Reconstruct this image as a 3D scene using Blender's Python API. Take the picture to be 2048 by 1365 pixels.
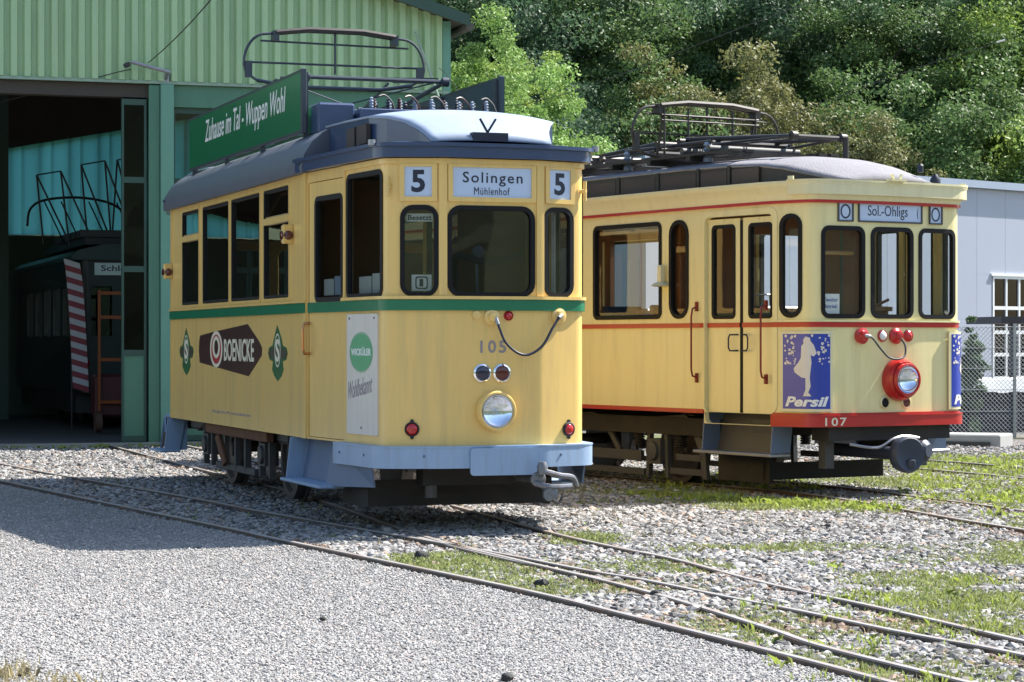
import bpy, bmesh, math, random
import numpy as np
from mathutils import Vector, Matrix
from mathutils.geometry import tessellate_polygon, delaunay_2d_cdt

for _o in list(bpy.data.objects):
    bpy.data.objects.remove(_o)
SC = bpy.context.scene
COL = SC.collection
R = math.radians
random.seed(7)

# ------------------------------------------------------------------ camera
cam = bpy.data.cameras.new("camera")
CAM = bpy.data.objects.new("camera", cam)
COL.objects.link(CAM)
CAM.location = (0, 0, 1.47)
CAM.rotation_euler = (R(90), 0, 0)
cam.sensor_width = 36.0
cam.lens = 36.0 * 4740 / 2048
cam.shift_y = (687.1 - 682.5) / 2048
cam.clip_start = 0.1
cam.clip_end = 2000
SC.camera = CAM

# ------------------------------------------------------------------ sky, sun, exposure
SUN_AZ = math.atan2(.891, .454)          # from +Y towards +X
SUN_EL = R(51)
world = bpy.data.worlds.new("World")
SC.world = world
world.use_nodes = True
wn = world.node_tree
wn.nodes.clear()
sky = wn.nodes.new("ShaderNodeTexSky")
sky.sky_type = 'NISHITA'
sky.sun_disc = False
sky.sun_elevation = SUN_EL
sky.sun_rotation = SUN_AZ
sky.air_density = 1.2
sky.dust_density = 1.0
sky.ozone_density = 1.0
bg = wn.nodes.new("ShaderNodeBackground")
bg.inputs['Strength'].default_value = 0.095
wo = wn.nodes.new("ShaderNodeOutputWorld")
wn.links.new(sky.outputs[0], bg.inputs[0])
wn.links.new(bg.outputs[0], wo.inputs[0])

sl = bpy.data.lights.new("sun", 'SUN')
sl.energy = 5.0
sl.angle = R(0.53)
sl.color = (1.0, .955, .88)
SUN = bpy.data.objects.new("sun", sl)
COL.objects.link(SUN)
SUN.location = (30, 20, 40)
_d = Vector((math.sin(SUN_AZ) * math.cos(SUN_EL), math.cos(SUN_AZ) * math.cos(SUN_EL), math.sin(SUN_EL)))
SUN.rotation_euler = _d.to_track_quat('Z', 'Y').to_euler()

SC.view_settings.view_transform = 'Standard'
SC.view_settings.look = 'None'
SC.view_settings.exposure = 1.4
SC.view_settings.gamma = 1.0
SC.view_settings.use_curve_mapping = False
SC.render.engine = 'CYCLES'
SC.cycles.max_bounces = 8
SC.cycles.transparent_max_bounces = 24
SC.cycles.sample_clamp_indirect = 6.0
SC.cycles.use_denoising = True

# ------------------------------------------------------------------ materials
def s2l(c):
    return tuple(((x / 255) / 12.92 if x / 255 <= .04045 else ((x / 255 + .055) / 1.055) ** 2.4) for x in c)

MATS = {}
def M(name, col, rough=.5, metal=0.0, var=.12, scale=3.0, bump=0.0, bscale=60.0, spec=.5,
      dirt=None, dirt_amt=0.0, dscale=2.0, streak=False, rnd=0.0, trans=0.0, coat=0.0, detail=6.0):
    """procedural painted / metal / stone material: noise colour variation, fine bump, optional stains"""
    if name in MATS:
        return MATS[name]
    m = bpy.data.materials.new(name)
    m.use_nodes = True
    nt = m.node_tree
    N, L = nt.nodes, nt.links
    p = N['Principled BSDF']
    out = N['Material Output']
    tc = N.new("ShaderNodeTexCoord")
    n1 = N.new("ShaderNodeTexNoise")
    n1.inputs['Scale'].default_value = scale
    n1.inputs['Detail'].default_value = detail
    n1.inputs['Roughness'].default_value = .6
    L.new(tc.outputs['Object'], n1.inputs['Vector'])
    mx = N.new("ShaderNodeMix"); mx.data_type = 'RGBA'
    lo = tuple(max(0, c * (1 - var)) for c in col) + (1,)
    hi = tuple(min(1, c * (1 + var)) for c in col) + (1,)
    mx.inputs[6].default_value = lo
    mx.inputs[7].default_value = hi
    L.new(n1.outputs['Fac'], mx.inputs[0])
    cur = mx.outputs[2]
    if dirt is not None:
        n2 = N.new("ShaderNodeTexNoise")
        n2.inputs['Scale'].default_value = dscale
        n2.inputs['Detail'].default_value = 8
        n2.inputs['Roughness'].default_value = .7
        if streak:
            mp = N.new("ShaderNodeMapping")
            mp.inputs['Scale'].default_value = (6, 6, .6)
            L.new(tc.outputs['Object'], mp.inputs['Vector'])
            L.new(mp.outputs[0], n2.inputs['Vector'])
        else:
            L.new(tc.outputs['Object'], n2.inputs['Vector'])
        cr = N.new("ShaderNodeMapRange")
        cr.inputs[1].default_value = .48
        cr.inputs[2].default_value = .72
        cr.inputs[4].default_value = dirt_amt
        L.new(n2.outputs['Fac'], cr.inputs[0])
        m2 = N.new("ShaderNodeMix"); m2.data_type = 'RGBA'
        m2.inputs[7].default_value = tuple(dirt) + (1,)
        L.new(cr.outputs[0], m2.inputs[0])
        L.new(cur, m2.inputs[6])
        cur = m2.outputs[2]
    if rnd:
        oi = N.new("ShaderNodeObjectInfo")
        mr = N.new("ShaderNodeMapRange")
        mr.inputs[3].default_value = 1 - rnd
        mr.inputs[4].default_value = 1 + rnd
        L.new(oi.outputs['Random'], mr.inputs[0])
        hs = N.new("ShaderNodeHueSaturation")
        L.new(mr.outputs[0], hs.inputs['Value'])
        L.new(cur, hs.inputs['Color'])
        cur = hs.outputs[0]
    L.new(cur, p.inputs['Base Color'])
    p.inputs['Roughness'].default_value = rough
    p.inputs['Metallic'].default_value = metal
    p.inputs['Specular IOR Level'].default_value = spec
    p.inputs['Coat Weight'].default_value = coat
    p.inputs['Coat Roughness'].default_value = .12
    if bump:
        n3 = N.new("ShaderNodeTexNoise")
        n3.inputs['Scale'].default_value = bscale
        n3.inputs['Detail'].default_value = 5
        L.new(tc.outputs['Object'], n3.inputs['Vector'])
        b = N.new("ShaderNodeBump")
        b.inputs['Strength'].default_value = bump
        b.inputs['Distance'].default_value = .02
        L.new(n3.outputs['Fac'], b.inputs['Height'])
        L.new(b.outputs[0], p.inputs['Normal'])
    if trans:
        t = N.new("ShaderNodeBsdfTranslucent")
        L.new(cur, t.inputs['Color'])
        ms = N.new("ShaderNodeMixShader")
        ms.inputs[0].default_value = trans
        L.new(p.outputs[0], ms.inputs[1])
        L.new(t.outputs[0], ms.inputs[2])
        L.new(ms.outputs[0], out.inputs[0])
    MATS[name] = m
    return m

def glass(name, tint=(.75, .8, .78), refl=1.0):
    if name in MATS:
        return MATS[name]
    m = bpy.data.materials.new(name)
    m.use_nodes = True
    nt = m.node_tree
    N, L = nt.nodes, nt.links
    N.remove(N['Principled BSDF'])
    out = N['Material Output']
    tr = N.new("ShaderNodeBsdfTransparent"); tr.inputs[0].default_value = tuple(tint) + (1,)
    gl = N.new("ShaderNodeBsdfGlossy"); gl.inputs['Roughness'].default_value = .015
    lw = N.new("ShaderNodeLayerWeight"); lw.inputs[0].default_value = .5
    pw = N.new("ShaderNodeMath"); pw.operation = 'POWER'; pw.inputs[1].default_value = 5
    L.new(lw.outputs['Facing'], pw.inputs[0])
    fr = N.new("ShaderNodeMath"); fr.operation = 'MULTIPLY_ADD'; fr.inputs[1].default_value = .95; fr.inputs[2].default_value = .045
    L.new(pw.outputs[0], fr.inputs[0])
    tc = N.new("ShaderNodeTexCoord")
    nz = N.new("ShaderNodeTexNoise"); nz.inputs['Scale'].default_value = 2.2
    L.new(tc.outputs['Object'], nz.inputs['Vector'])
    bp = N.new("ShaderNodeBump"); bp.inputs['Strength'].default_value = .012; bp.inputs['Distance'].default_value = .05
    L.new(nz.outputs['Fac'], bp.inputs['Height'])
    L.new(bp.outputs[0], gl.inputs['Normal'])
    ml = N.new("ShaderNodeMath"); ml.operation = 'MULTIPLY'; ml.inputs[1].default_value = 1.7 * refl
    ml.use_clamp = True
    L.new(fr.outputs[0], ml.inputs[0])
    mx = N.new("ShaderNodeMixShader")
    L.new(ml.outputs[0], mx.inputs[0]); L.new(tr.outputs[0], mx.inputs[1]); L.new(gl.outputs[0], mx.inputs[2])
    L.new(mx.outputs[0], out.inputs[0])
    MATS[name] = m
    return m

# ------------------------------------------------------------------ object helpers
def tag(o, label=None, cat=None, group=None, kind=None):
    if label: o['label'] = label
    if cat: o['category'] = cat
    if group: o['group'] = group
    if kind: o['kind'] = kind
    return o

def empty(name, loc=(0, 0, 0), rz=0.0, parent=None):
    o = bpy.data.objects.new(name, None)
    o.empty_display_size = .3
    COL.objects.link(o)
    o.location = loc
    o.rotation_euler = (0, 0, rz)
    if parent: o.parent = parent
    return o

def link(name, me, mat=None, parent=None, smooth=None):
    if mat is not None:
        me.materials.clear()
        me.materials.append(mat)
    if smooth:
        me.polygons.foreach_set('use_smooth', [True] * len(me.polygons))
        me.set_sharp_from_angle(angle=R(smooth))
    o = bpy.data.objects.new(name, me)
    COL.objects.link(o)
    if parent: o.parent = parent
    return o

def copy_tree(o, parent=None):
    c = o.copy()
    COL.objects.link(c)
    c.parent = parent
    for ch in list(o.children):
        copy_tree(ch, c)
    return c

class MB:
    """collects shapes of ONE part"""
    def __init__(self):
        self.v = []; self.f = []
    def add(self, vs, fs):
        n = len(self.v)
        self.v += [tuple(x) for x in vs]
        self.f += [tuple(i + n for i in f) for f in fs]
        return self
    def box(self, x0, x1, y0, y1, z0, z1, mtx=None):
        vs = [(x, y, z) for z in (z0, z1) for y in (y0, y1) for x in (x0, x1)]
        if mtx: vs = [mtx @ Vector(p) for p in vs]
        return self.add(vs, [(0, 2, 3, 1), (4, 5, 7, 6), (0, 1, 5, 4), (2, 6, 7, 3), (0, 4, 6, 2), (1, 3, 7, 5)])
    def bar(self, a, b, wx, wz, up=(0, 0, 1)):
        """rectangular bar from a to b"""
        a, b = Vector(a), Vector(b)
        d = (b - a).normalized()
        s = d.cross(Vector(up))
        if s.length < 1e-4: s = d.cross(Vector((1, 0, 0)))
        s.normalize(); t = s.cross(d)
        vs = []
        for p in (a, b):
            for i, j in ((-1, -1), (1, -1), (1, 1), (-1, 1)):
                vs.append(p + s * wx / 2 * i + t * wz / 2 * j)
        return self.add(vs, [(0, 3, 2, 1), (4, 5, 6, 7), (0, 1, 5, 4), (1, 2, 6, 5), (2, 3, 7, 6), (3, 0, 4, 7)])
    def tube(self, pts, r, n=8, closed=False, caps=True):
        pts = [Vector(p) for p in pts]
        m = len(pts)
        rs = r if isinstance(r, (list, tuple)) else [r] * m
        ts = []
        for i in range(m):
            a = pts[(i - 1) % m] if (closed or i > 0) else pts[i]
            b = pts[(i + 1) % m] if (closed or i < m - 1) else pts[i]
            ts.append((b - a).normalized())
        ref = Vector((0, 0, 1)) if abs(ts[0].z) < .9 else Vector((1, 0, 0))
        nx = ts[0].cross(ref).normalized()
        rings = []
        for i in range(m):
            nx = (nx - ts[i] * nx.dot(ts[i]))
            if nx.length < 1e-5: nx = ts[i].orthogonal()
            nx.normalize()
            ny = ts[i].cross(nx)
            rings.append([pts[i] + (nx * math.cos(2 * math.pi * k / n) + ny * math.sin(2 * math.pi * k / n)) * rs[i] for k in range(n)])
        vs = [p for g in rings for p in g]
        fs = []
        for i in range(m if closed else m - 1):
            j = (i + 1) % m
            for k in range(n):
                l = (k + 1) % n
                fs.append((i * n + k, i * n + l, j * n + l, j * n + k))
        if caps and not closed:
            fs.append(tuple(range(n))[::-1])
            fs.append(tuple((m - 1) * n + k for k in range(n)))
        return self.add(vs, fs)
    def cyl(self, a, b, r, n=16, r2=None):
        return self.tube([a, b], [r, r if r2 is None else r2], n)
    def lathe(self, prof, o, axis=(0, 0, 1), n=24):
        """prof: list of (radius, distance along axis)"""
        ax = Vector(axis).normalized()
        nx = ax.orthogonal().normalized(); ny = ax.cross(nx)
        o = Vector(o)
        vs = []
        for r, h in prof:
            for k in range(n):
                a = 2 * math.pi * k / n
                vs.append(o + ax * h + (nx * math.cos(a) + ny * math.sin(a)) * r)
        fs = []
        for i in range(len(prof) - 1):
            for k in range(n):
                l = (k + 1) % n
                fs.append((i * n + k, i * n + l, (i + 1) * n + l, (i + 1) * n + k))
        fs.append(tuple(range(n))[::-1])
        fs.append(tuple((len(prof) - 1) * n + k for k in range(n)))
        return self.add(vs, fs)
    def drop(self, which):
        """remove the end caps of the last lathe: 1 = the first cap, 2 = both"""
        if which == 2: self.f = self.f[:-2]
        else: del self.f[-2]
        return self
    def prism(self, poly, fn, t):
        """poly: 2D points, fn(a, b, depth) -> 3D"""
        n = len(poly)
        tris = tessellate_polygon([[Vector((a, b, 0)) for a, b in poly]])
        vs = [fn(a, b, 0) for a, b in poly] + [fn(a, b, t) for a, b in poly]
        fs = [tuple(x) for x in tris] + [tuple(i + n for i in x[::-1]) for x in tris]
        for i in range(n):
            j = (i + 1) % n
            fs.append((i, i + n, j + n, j))
        return self.add(vs, fs)
    def build(self, name, mat, parent=None, smooth=None, bevel=0.0, seg=1):
        me = bpy.data.meshes.new(name)
        me.from_pydata([tuple(x) for x in self.v], [], self.f)
        bm = bmesh.new(); bm.from_mesh(me)
        if bevel:
            bmesh.ops.remove_doubles(bm, verts=bm.verts, dist=1e-5)
            ed = [e for e in bm.edges if len(e.link_faces) == 2 and e.calc_face_angle(0) > R(35)]
            bmesh.ops.bevel(bm, geom=ed, offset=bevel, segments=seg, affect='EDGES', clamp_overlap=True)
        bmesh.ops.recalc_face_normals(bm, faces=bm.faces)
        bm.to_mesh(me); bm.free()
        return link(name, me, mat, parent, smooth)

# ------------------------------------------------------------------ plan paths and wrapped panels
class Path:
    """plan polyline (x, y) with rounded corners; s keeps the sharp polyline's arc length"""
    def __init__(self, pts, rad=None, s0=0.0):
        self.pts = []
        S = [s0]
        for a, b in zip(pts[:-1], pts[1:]):
            S.append(S[-1] + math.hypot(b[0] - a[0], b[1] - a[1]))
        self.S = S
        rad = rad or {}
        for i, p in enumerate(pts):
            r = rad.get(i, 0)
            if not r or i in (0, len(pts) - 1):
                self.pts.append((S[i], p[0], p[1])); continue
            a, b = Vector(pts[i - 1]), Vector(pts[i + 1]); c = Vector(p)
            p0 = c + (a - c).normalized() * r
            p1 = c + (b - c).normalized() * r
            for k in range(7):
                t = k / 6
                q = p0 * (1 - t) ** 2 + c * 2 * t * (1 - t) + p1 * t * t
                self.pts.append((S[i] - r + 2 * r * t, q.x, q.y))
    def at(self, s, d=0.0):
        P = self.pts
        n = len(P)
        for i in range(n):
            if abs(P[i][0] - s) < 1e-6:
                def nrm(a, b):
                    dx, dy = b[1] - a[1], b[2] - a[2]
                    l = math.hypot(dx, dy)
                    return Vector((dy / l, -dx / l))
                if i == 0: nn = nrm(P[0], P[1])
                elif i == n - 1: nn = nrm(P[-2], P[-1])
                else:
                    a, b = nrm(P[i - 1], P[i]), nrm(P[i], P[i + 1])
                    nn = (a + b).normalized()
                    nn = nn / max(.5, nn.dot(a))
                return P[i][1] + nn.x * d, P[i][2] + nn.y * d
        i = 0
        while i < n - 2 and P[i + 1][0] < s: i += 1
        a, b = P[i], P[i + 1]
        t = (s - a[0]) / (b[0] - a[0])
        dx, dy = b[1] - a[1], b[2] - a[2]
        l = math.hypot(dx, dy)
        return a[1] + dx * t + dy / l * d, a[2] + dy * t - dx / l * d
    def nrm(self, s):
        a, b = self.at(s, 0), self.at(s, 1)
        return Vector((b[0] - a[0], b[1] - a[1], 0)).normalized()
    def p3(self, s, z, d=0.0):
        x, y = self.at(s, d)
        return Vector((x, y, z))

def rrect(a0, a1, b0, b1, r=0.0, n=5):
    if r <= 0:
        return [(a0, b0), (a1, b0), (a1, b1), (a0, b1)]
    r = min(r, (a1 - a0) / 2 - 1e-4, (b1 - b0) / 2 - 1e-4)
    o = []
    for cx, cy, st in ((a1 - r, b0 + r, -90), (a1 - r, b1 - r, 0), (a0 + r, b1 - r, 90), (a0 + r, b0 + r, 180)):
        for k in range(n + 1):
            t = R(st + 90 * k / n)
            o.append((cx + r * math.cos(t), cy + r * math.sin(t)))
    return o

def ellipse(cx, cy, rx, ry, n=28):
    return [(cx + rx * math.cos(2 * math.pi * k / n), cy + ry * math.sin(2 * math.pi * k / n)) for k in range(n)]

def flat2d(outer, holes=()):
    loops = [list(outer)] + [list(h) for h in holes]
    vs, ed = [], []
    for l in loops:
        n0, n = len(vs), len(l)
        vs += l
        ed += [(n0 + i, n0 + (i + 1) % n) for i in range(n)]
    ov, oe, of, *_r = delaunay_2d_cdt([Vector(p) for p in vs], ed, [], 1, 1e-6)
    def inside(px, py, l):
        c = False
        for (x0, y0), (x1, y1) in zip(l, l[1:] + l[:1]):
            if (y0 > py) != (y1 > py) and px < (x1 - x0) * (py - y0) / (y1 - y0) + x0: c = not c
        return c
    fs = []
    for f in of:
        cx = sum(ov[i].x for i in f) / len(f); cy = sum(ov[i].y for i in f) / len(f)
        if inside(cx, cy, loops[0]) and not any(inside(cx, cy, h) for h in loops[1:]):
            fs.append(tuple(f))
    return [(p.x, p.y) for p in ov], fs

def wrap(name, path, v2, f2, d, thick, mat, parent, smooth=35, zs=None):
    bm = bmesh.new()
    bv = [bm.verts.new((a, 0, b)) for a, b in v2]
    for f in f2:
        if len(set(f)) >= 3:
            try: bm.faces.new([bv[i] for i in f])
            except ValueError: pass
    smin = min(a for a, b in v2); smax = max(a for a, b in v2)
    for s, _, _ in path.pts:
        if smin + 1e-5 < s < smax - 1e-5:
            bmesh.ops.bisect_plane(bm, geom=bm.verts[:] + bm.edges[:] + bm.faces[:], dist=1e-6,
                                   plane_co=(s, 0, 0), plane_no=(1, 0, 0))
    bm.verts.ensure_lookup_table()
    bm.verts.index_update()
    n = len(bm.verts)
    out, inn = [], []
    for v in bm.verts:
        s, z = v.co.x, v.co.z
        x, y = path.at(s, d); out.append((x, y, z))
        if thick:
            x, y = path.at(s, d - thick); inn.append((x, y, z))
    fs = []
    for f in bm.faces:
        ids = [v.index for v in f.verts]
        if f.normal.y > 0: ids = ids[::-1]
        fs.append(tuple(ids))
        if thick: fs.append(tuple(i + n for i in ids[::-1]))
    if thick:
        for e in bm.edges:
            if len(e.link_faces) == 1:
                a, b = e.verts[0].index, e.verts[1].index
                fs.append((a, b, b + n, a + n))
    bm.free()
    me = bpy.data.meshes.new(name)
    me.from_pydata(out + inn, [], fs)
    if thick:
        b2 = bmesh.new(); b2.from_mesh(me)
        bmesh.ops.recalc_face_normals(b2, faces=b2.faces)
        b2.to_mesh(me); b2.free()
    return link(name, me, mat, parent, smooth)

def panel(name, path, s0, s1, z0, z1, holes, d, thick, mat, parent, r=0.0):
    v, f = flat2d(rrect(s0, s1, z0, z1, r), holes)
    return wrap(name, path, v, f, d, thick, mat, parent)

def shape(name, path, poly, d, thick, mat, parent, holes=()):
    v, f = flat2d(poly, holes)
    return wrap(name, path, v, f, d, thick, mat, parent)

_TXT = {}
def text2d(body, bold=0.0, shear=0.0, spacing=1.0):
    k = (body, bold, shear, spacing)
    if k not in _TXT:
        cu = bpy.data.curves.new("lettering", 'FONT')
        cu.body = body
        cu.offset = bold
        cu.shear = shear
        cu.space_character = spacing
        cu.resolution_u = 3
        ob = bpy.data.objects.new("lettering", cu)
        COL.objects.link(ob)
        dg = bpy.context.evaluated_depsgraph_get()
        me = bpy.data.meshes.new_from_object(ob.evaluated_get(dg))
        vs = [(v.co.x, v.co.y) for v in me.vertices]
        fs = [tuple(p.vertices) for p in me.polygons]
        bpy.data.objects.remove(ob); bpy.data.curves.remove(cu); bpy.data.meshes.remove(me)
        x0 = min(v[0] for v in vs); x1 = max(v[0] for v in vs)
        y0 = min(v[1] for v in vs); y1 = max(v[1] for v in vs)
        _TXT[k] = ([((a - x0) / (x1 - x0), (b - y0) / (y1 - y0)) for a, b in vs], fs)
    return _TXT[k]

def text(name, path, body, s0, s1, z0, z1, d, mat, parent, bold=0.0, shear=0.0, spacing=1.0, slope=0.0, thick=.002):
    vs, fs = text2d(body, bold, shear, spacing)
    v2 = [(s0 + a * (s1 - s0), z0 + b * (z1 - z0) + slope * a * (s1 - s0)) for a, b in vs]
    return wrap(name, path, v2, fs, d, thick, mat, parent)

def window(path, s0, s1, z0, z1, r, parent, gm, fm, d=0.006, fw=.022, lip=.012, name="window", gd=-.018, sub=False):
    """rubber or wooden frame ring with its pane as a sub-part"""
    fr = shape(name, path, rrect(s0 - lip, s1 + lip, z0 - lip, z1 + lip, r + lip if r else 0), d, .045, fm, parent,
               holes=[rrect(s0 + fw, s1 - fw, z0 + fw, z1 - fw, max(r - fw, 0.004) if r else 0)])
    shape("pane", path, rrect(s0 + fw * .5, s1 - fw * .5, z0 + fw * .5, z1 - fw * .5, r), gd, 0, gm, parent if sub else fr)
    return fr

def catmull(pts, step=6):
    P = [Vector(p) for p in pts]
    o = []
    for i in range(len(P) - 1):
        p0 = P[max(i - 1, 0)]; p1 = P[i]; p2 = P[i + 1]; p3 = P[min(i + 2, len(P) - 1)]
        for k in range(step):
            t = k / step
            o.append(.5 * ((2 * p1) + (p2 - p0) * t + (2 * p0 - 5 * p1 + 4 * p2 - p3) * t * t + (3 * p1 - p0 - 3 * p2 + p3) * t ** 3))
    o.append(P[-1])
    return o
# ================================================================== GROUND
def smooth_noise(x, y, sc, seed=0):
    r = np.random.RandomState(seed)
    out = np.zeros_like(x)
    for k in range(6):
        a = r.uniform(0, 2 * math.pi); f = sc * (1 + .5 * k); ph = r.uniform(0, 6.28)
        out += np.sin((x * math.cos(a) + y * math.sin(a)) * f + ph) / (1 + .4 * k)
    return out / 3.2

def ground_material():
    m = bpy.data.materials.new("ballast_ground")
    m.use_nodes = True
    nt = m.node_tree; N, L = nt.nodes, nt.links
    p = N['Principled BSDF']; p.inputs['Roughness'].default_value = .95; p.inputs['Specular IOR Level'].default_value = .15
    tc = N.new("ShaderNodeTexCoord")
    vo = N.new("ShaderNodeTexVoronoi"); vo.inputs['Scale'].default_value = 22
    L.new(tc.outputs['Object'], vo.inputs['Vector'])
    bw = N.new("ShaderNodeRGBToBW"); L.new(vo.outputs['Color'], bw.inputs[0])
    cr = N.new("ShaderNodeValToRGB")
    cr.color_ramp.elements[0].color = (.075, .07, .066, 1); cr.color_ramp.elements[1].color = (.24, .235, .23, 1)
    L.new(bw.outputs[0], cr.inputs[0])
    no = N.new("ShaderNodeTexNoise"); no.inputs['Scale'].default_value = .7; no.inputs['Detail'].default_value = 9; no.inputs['Roughness'].default_value = .65
    L.new(tc.outputs['Object'], no.inputs['Vector'])
    mr = N.new("ShaderNodeMapRange"); mr.inputs[1].default_value = .47; mr.inputs[2].default_value = .6
    L.new(no.outputs['Fac'], mr.inputs[0])
    mx = N.new("ShaderNodeMix"); mx.data_type = 'RGBA'; mx.inputs[7].default_value = (.12, .135, .055, 1)
    L.new(mr.outputs[0], mx.inputs[0]); L.new(cr.outputs[0], mx.inputs[6])
    n2 = N.new("ShaderNodeTexNoise"); n2.inputs['Scale'].default_value = 1.9; n2.inputs['Detail'].default_value = 8
    L.new(tc.outputs['Object'], n2.inputs['Vector'])
    m3 = N.new("ShaderNodeMapRange"); m3.inputs[1].default_value = .56; m3.inputs[2].default_value = .68; m3.inputs[4].default_value = .7
    L.new(n2.outputs['Fac'], m3.inputs[0])
    mx2 = N.new("ShaderNodeMix"); mx2.data_type = 'RGBA'; mx2.inputs[7].default_value = (.21, .155, .115, 1)
    L.new(m3.outputs[0], mx2.inputs[0]); L.new(mx.outputs[2], mx2.inputs[6])
    L.new(mx2.outputs[2], p.inputs['Base Color'])
    bp = N.new("ShaderNodeBump"); bp.inputs['Strength'].default_value = .9; bp.inputs['Distance'].default_value = .04
    L.new(vo.outputs['Distance'], bp.inputs['Height']); L.new(bp.outputs[0], p.inputs['Normal'])
    return m

def path_material():
    m = bpy.data.materials.new("fine_light_gravel")
    m.use_nodes = True
    nt = m.node_tree; N, L = nt.nodes, nt.links
    p = N['Principled BSDF']; p.inputs['Roughness'].default_value = .95; p.inputs['Specular IOR Level'].default_value = .15
    tc = N.new("ShaderNodeTexCoord")
    vo = N.new("ShaderNodeTexVoronoi"); vo.inputs['Scale'].default_value = 55
    L.new(tc.outputs['Object'], vo.inputs['Vector'])
    bw = N.new("ShaderNodeRGBToBW"); L.new(vo.outputs['Color'], bw.inputs[0])
    cr = N.new("ShaderNodeValToRGB")
    cr.color_ramp.elements[0].color = (.17, .16, .15, 1); cr.color_ramp.elements[1].color = (.33, .315, .30, 1)
    L.new(bw.outputs[0], cr.inputs[0])
    no = N.new("ShaderNodeTexNoise"); no.inputs['Scale'].default_value = 1.1; no.inputs['Detail'].default_value = 8
    L.new(tc.outputs['Object'], no.inputs['Vector'])
    hs = N.new("ShaderNodeHueSaturation")
    mr = N.new("ShaderNodeMapRange"); mr.inputs[3].default_value = .65; mr.inputs[4].default_value = 1.3
    L.new(no.outputs['Fac'], mr.inputs[0]); L.new(mr.outputs[0], hs.inputs['Value']); L.new(cr.outputs[0], hs.inputs['Color'])
    L.new(hs.outputs[0], p.inputs['Base Color'])
    bp = N.new("ShaderNodeBump"); bp.inputs['Strength'].default_value = .8; bp.inputs['Distance'].default_value = .02
    L.new(vo.outputs['Distance'], bp.inputs['Height']); L.new(bp.outputs[0], p.inputs['Normal'])
    return m

xs = np.unique(np.concatenate([np.linspace(-300, -12, 16), np.linspace(-12, 12, 97), np.linspace(12, 300, 16)]))
ys = np.unique(np.concatenate([np.linspace(-150, 6, 14), np.linspace(6, 42, 145), np.linspace(42, 420, 22)]))
GX, GY = np.meshgrid(xs, ys)
GZ = -.115 + .018 * smooth_noise(GX, GY, 1.6, 2)
V = np.stack([GX, GY, GZ], -1).reshape(-1, 3)
nx, ny = len(xs), len(ys)
F = [(j * nx + i, j * nx + i + 1, (j + 1) * nx + i + 1, (j + 1) * nx + i) for j in range(ny - 1) for i in range(nx - 1)]
me = bpy.data.meshes.new("ground"); me.from_pydata(V.tolist(), [], F)
tag(link("ground", me, ground_material(), None, 60), "weedy ballast ground around the tram tracks", None, kind="structure")

R1 = [(-10.8, 35.4), (-8.2, 31.0), (-5.476, 25.347), (-3.47, 21.25), (-2.2, 18.7), (-1.686, 17.6), (0.0, 14.223), (.668, 12.671), (1.199, 11.369), (1.548, 10.479), (2.1, 8.9), (3.2, 5.0)]
R3 = [(-9.6, 35.8), (-7.6, 31.8), (-5.35, 27.0), (-3.15, 22.7), (-2.2, 20.7), (-.263, 16.875), (.469, 15.317), (.82, 14.672), (1.23, 13.719), (1.585, 12.954), (1.912, 12.162), (2.125, 11.713), (2.368, 11.222), (3.05, 9.4), (4.3, 5.4)]
R2 = [(-6.3, 35.6), (-5.2, 32.3), (-3.6, 27.5), (-1.95, 22.68), (-.66, 17.96), (0, 16.1), (.746, 14.14), (1.294, 12.27), (1.5, 11.46), (1.95, 10.28), (2.7, 8.3), (3.9, 5.0)]
R4 = [(-5.3, 35.9), (-4.25, 32.7), (-2.65, 27.8), (-1.0, 23.0), (.197, 18.69), (.72, 17.08), (1.10, 16.1), (1.41, 14.95), (1.66, 14.14), (2.05, 13.08), (2.52, 11.65), (3.3, 9.3), (4.7, 5.3)]
R7 = [(1.4, 35.2), (3.2, 31.2), (5.17, 26.8), (5.46, 26.0), (6.6, 22.6), (7.9, 17.5)]
R8 = [(2.3, 35.7), (4.1, 31.6), (5.28, 29.6), (6.02, 27.9), (7.5, 23.3), (8.9, 18.0)]
GS = 1.041
R1, R2, R3, R4, R7, R8 = [[(x * GS, y * GS) for x, y in r_] for r_ in (R1, R2, R3, R4, R7, R8)]
R5 = [(-3.27, 34.3), (-1.21, 30.96), (1.64, 26.31), (2.78, 24.46), (3.3, 23.0), (3.83, 20.7), (4.18, 19.4), (4.8, 16.7), (5.3, 13.5), (5.8, 9.4)]
R6 = [(-2.29, 34.9), (-.28, 31.53), (2.57, 26.88), (3.55, 25.0), (4.15, 23.2), (4.6, 21.8), (5.1, 19.8), (5.73, 17.0), (6.3, 13.7), (6.9, 9.4)]

poly = [(x - .05, y - .03) for x, y in R1] + [(8, -30), (-60, -30), (-60, 35)]
tris = tessellate_polygon([[Vector((a, b, 0)) for a, b in poly]])
me = bpy.data.meshes.new("path"); me.from_pydata([(a, b, -.08) for a, b in poly], [], [tuple(t) for t in tris])
bm = bmesh.new(); bm.from_mesh(me); bmesh.ops.recalc_face_normals(bm, faces=bm.faces)
for f in bm.faces:
    if f.normal.z < 0: f.normal_flip()
bm.to_mesh(me); bm.free()
tag(link("path", me, path_material()), "wide path of fine light gravel in the foreground", None, kind="structure")

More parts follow.
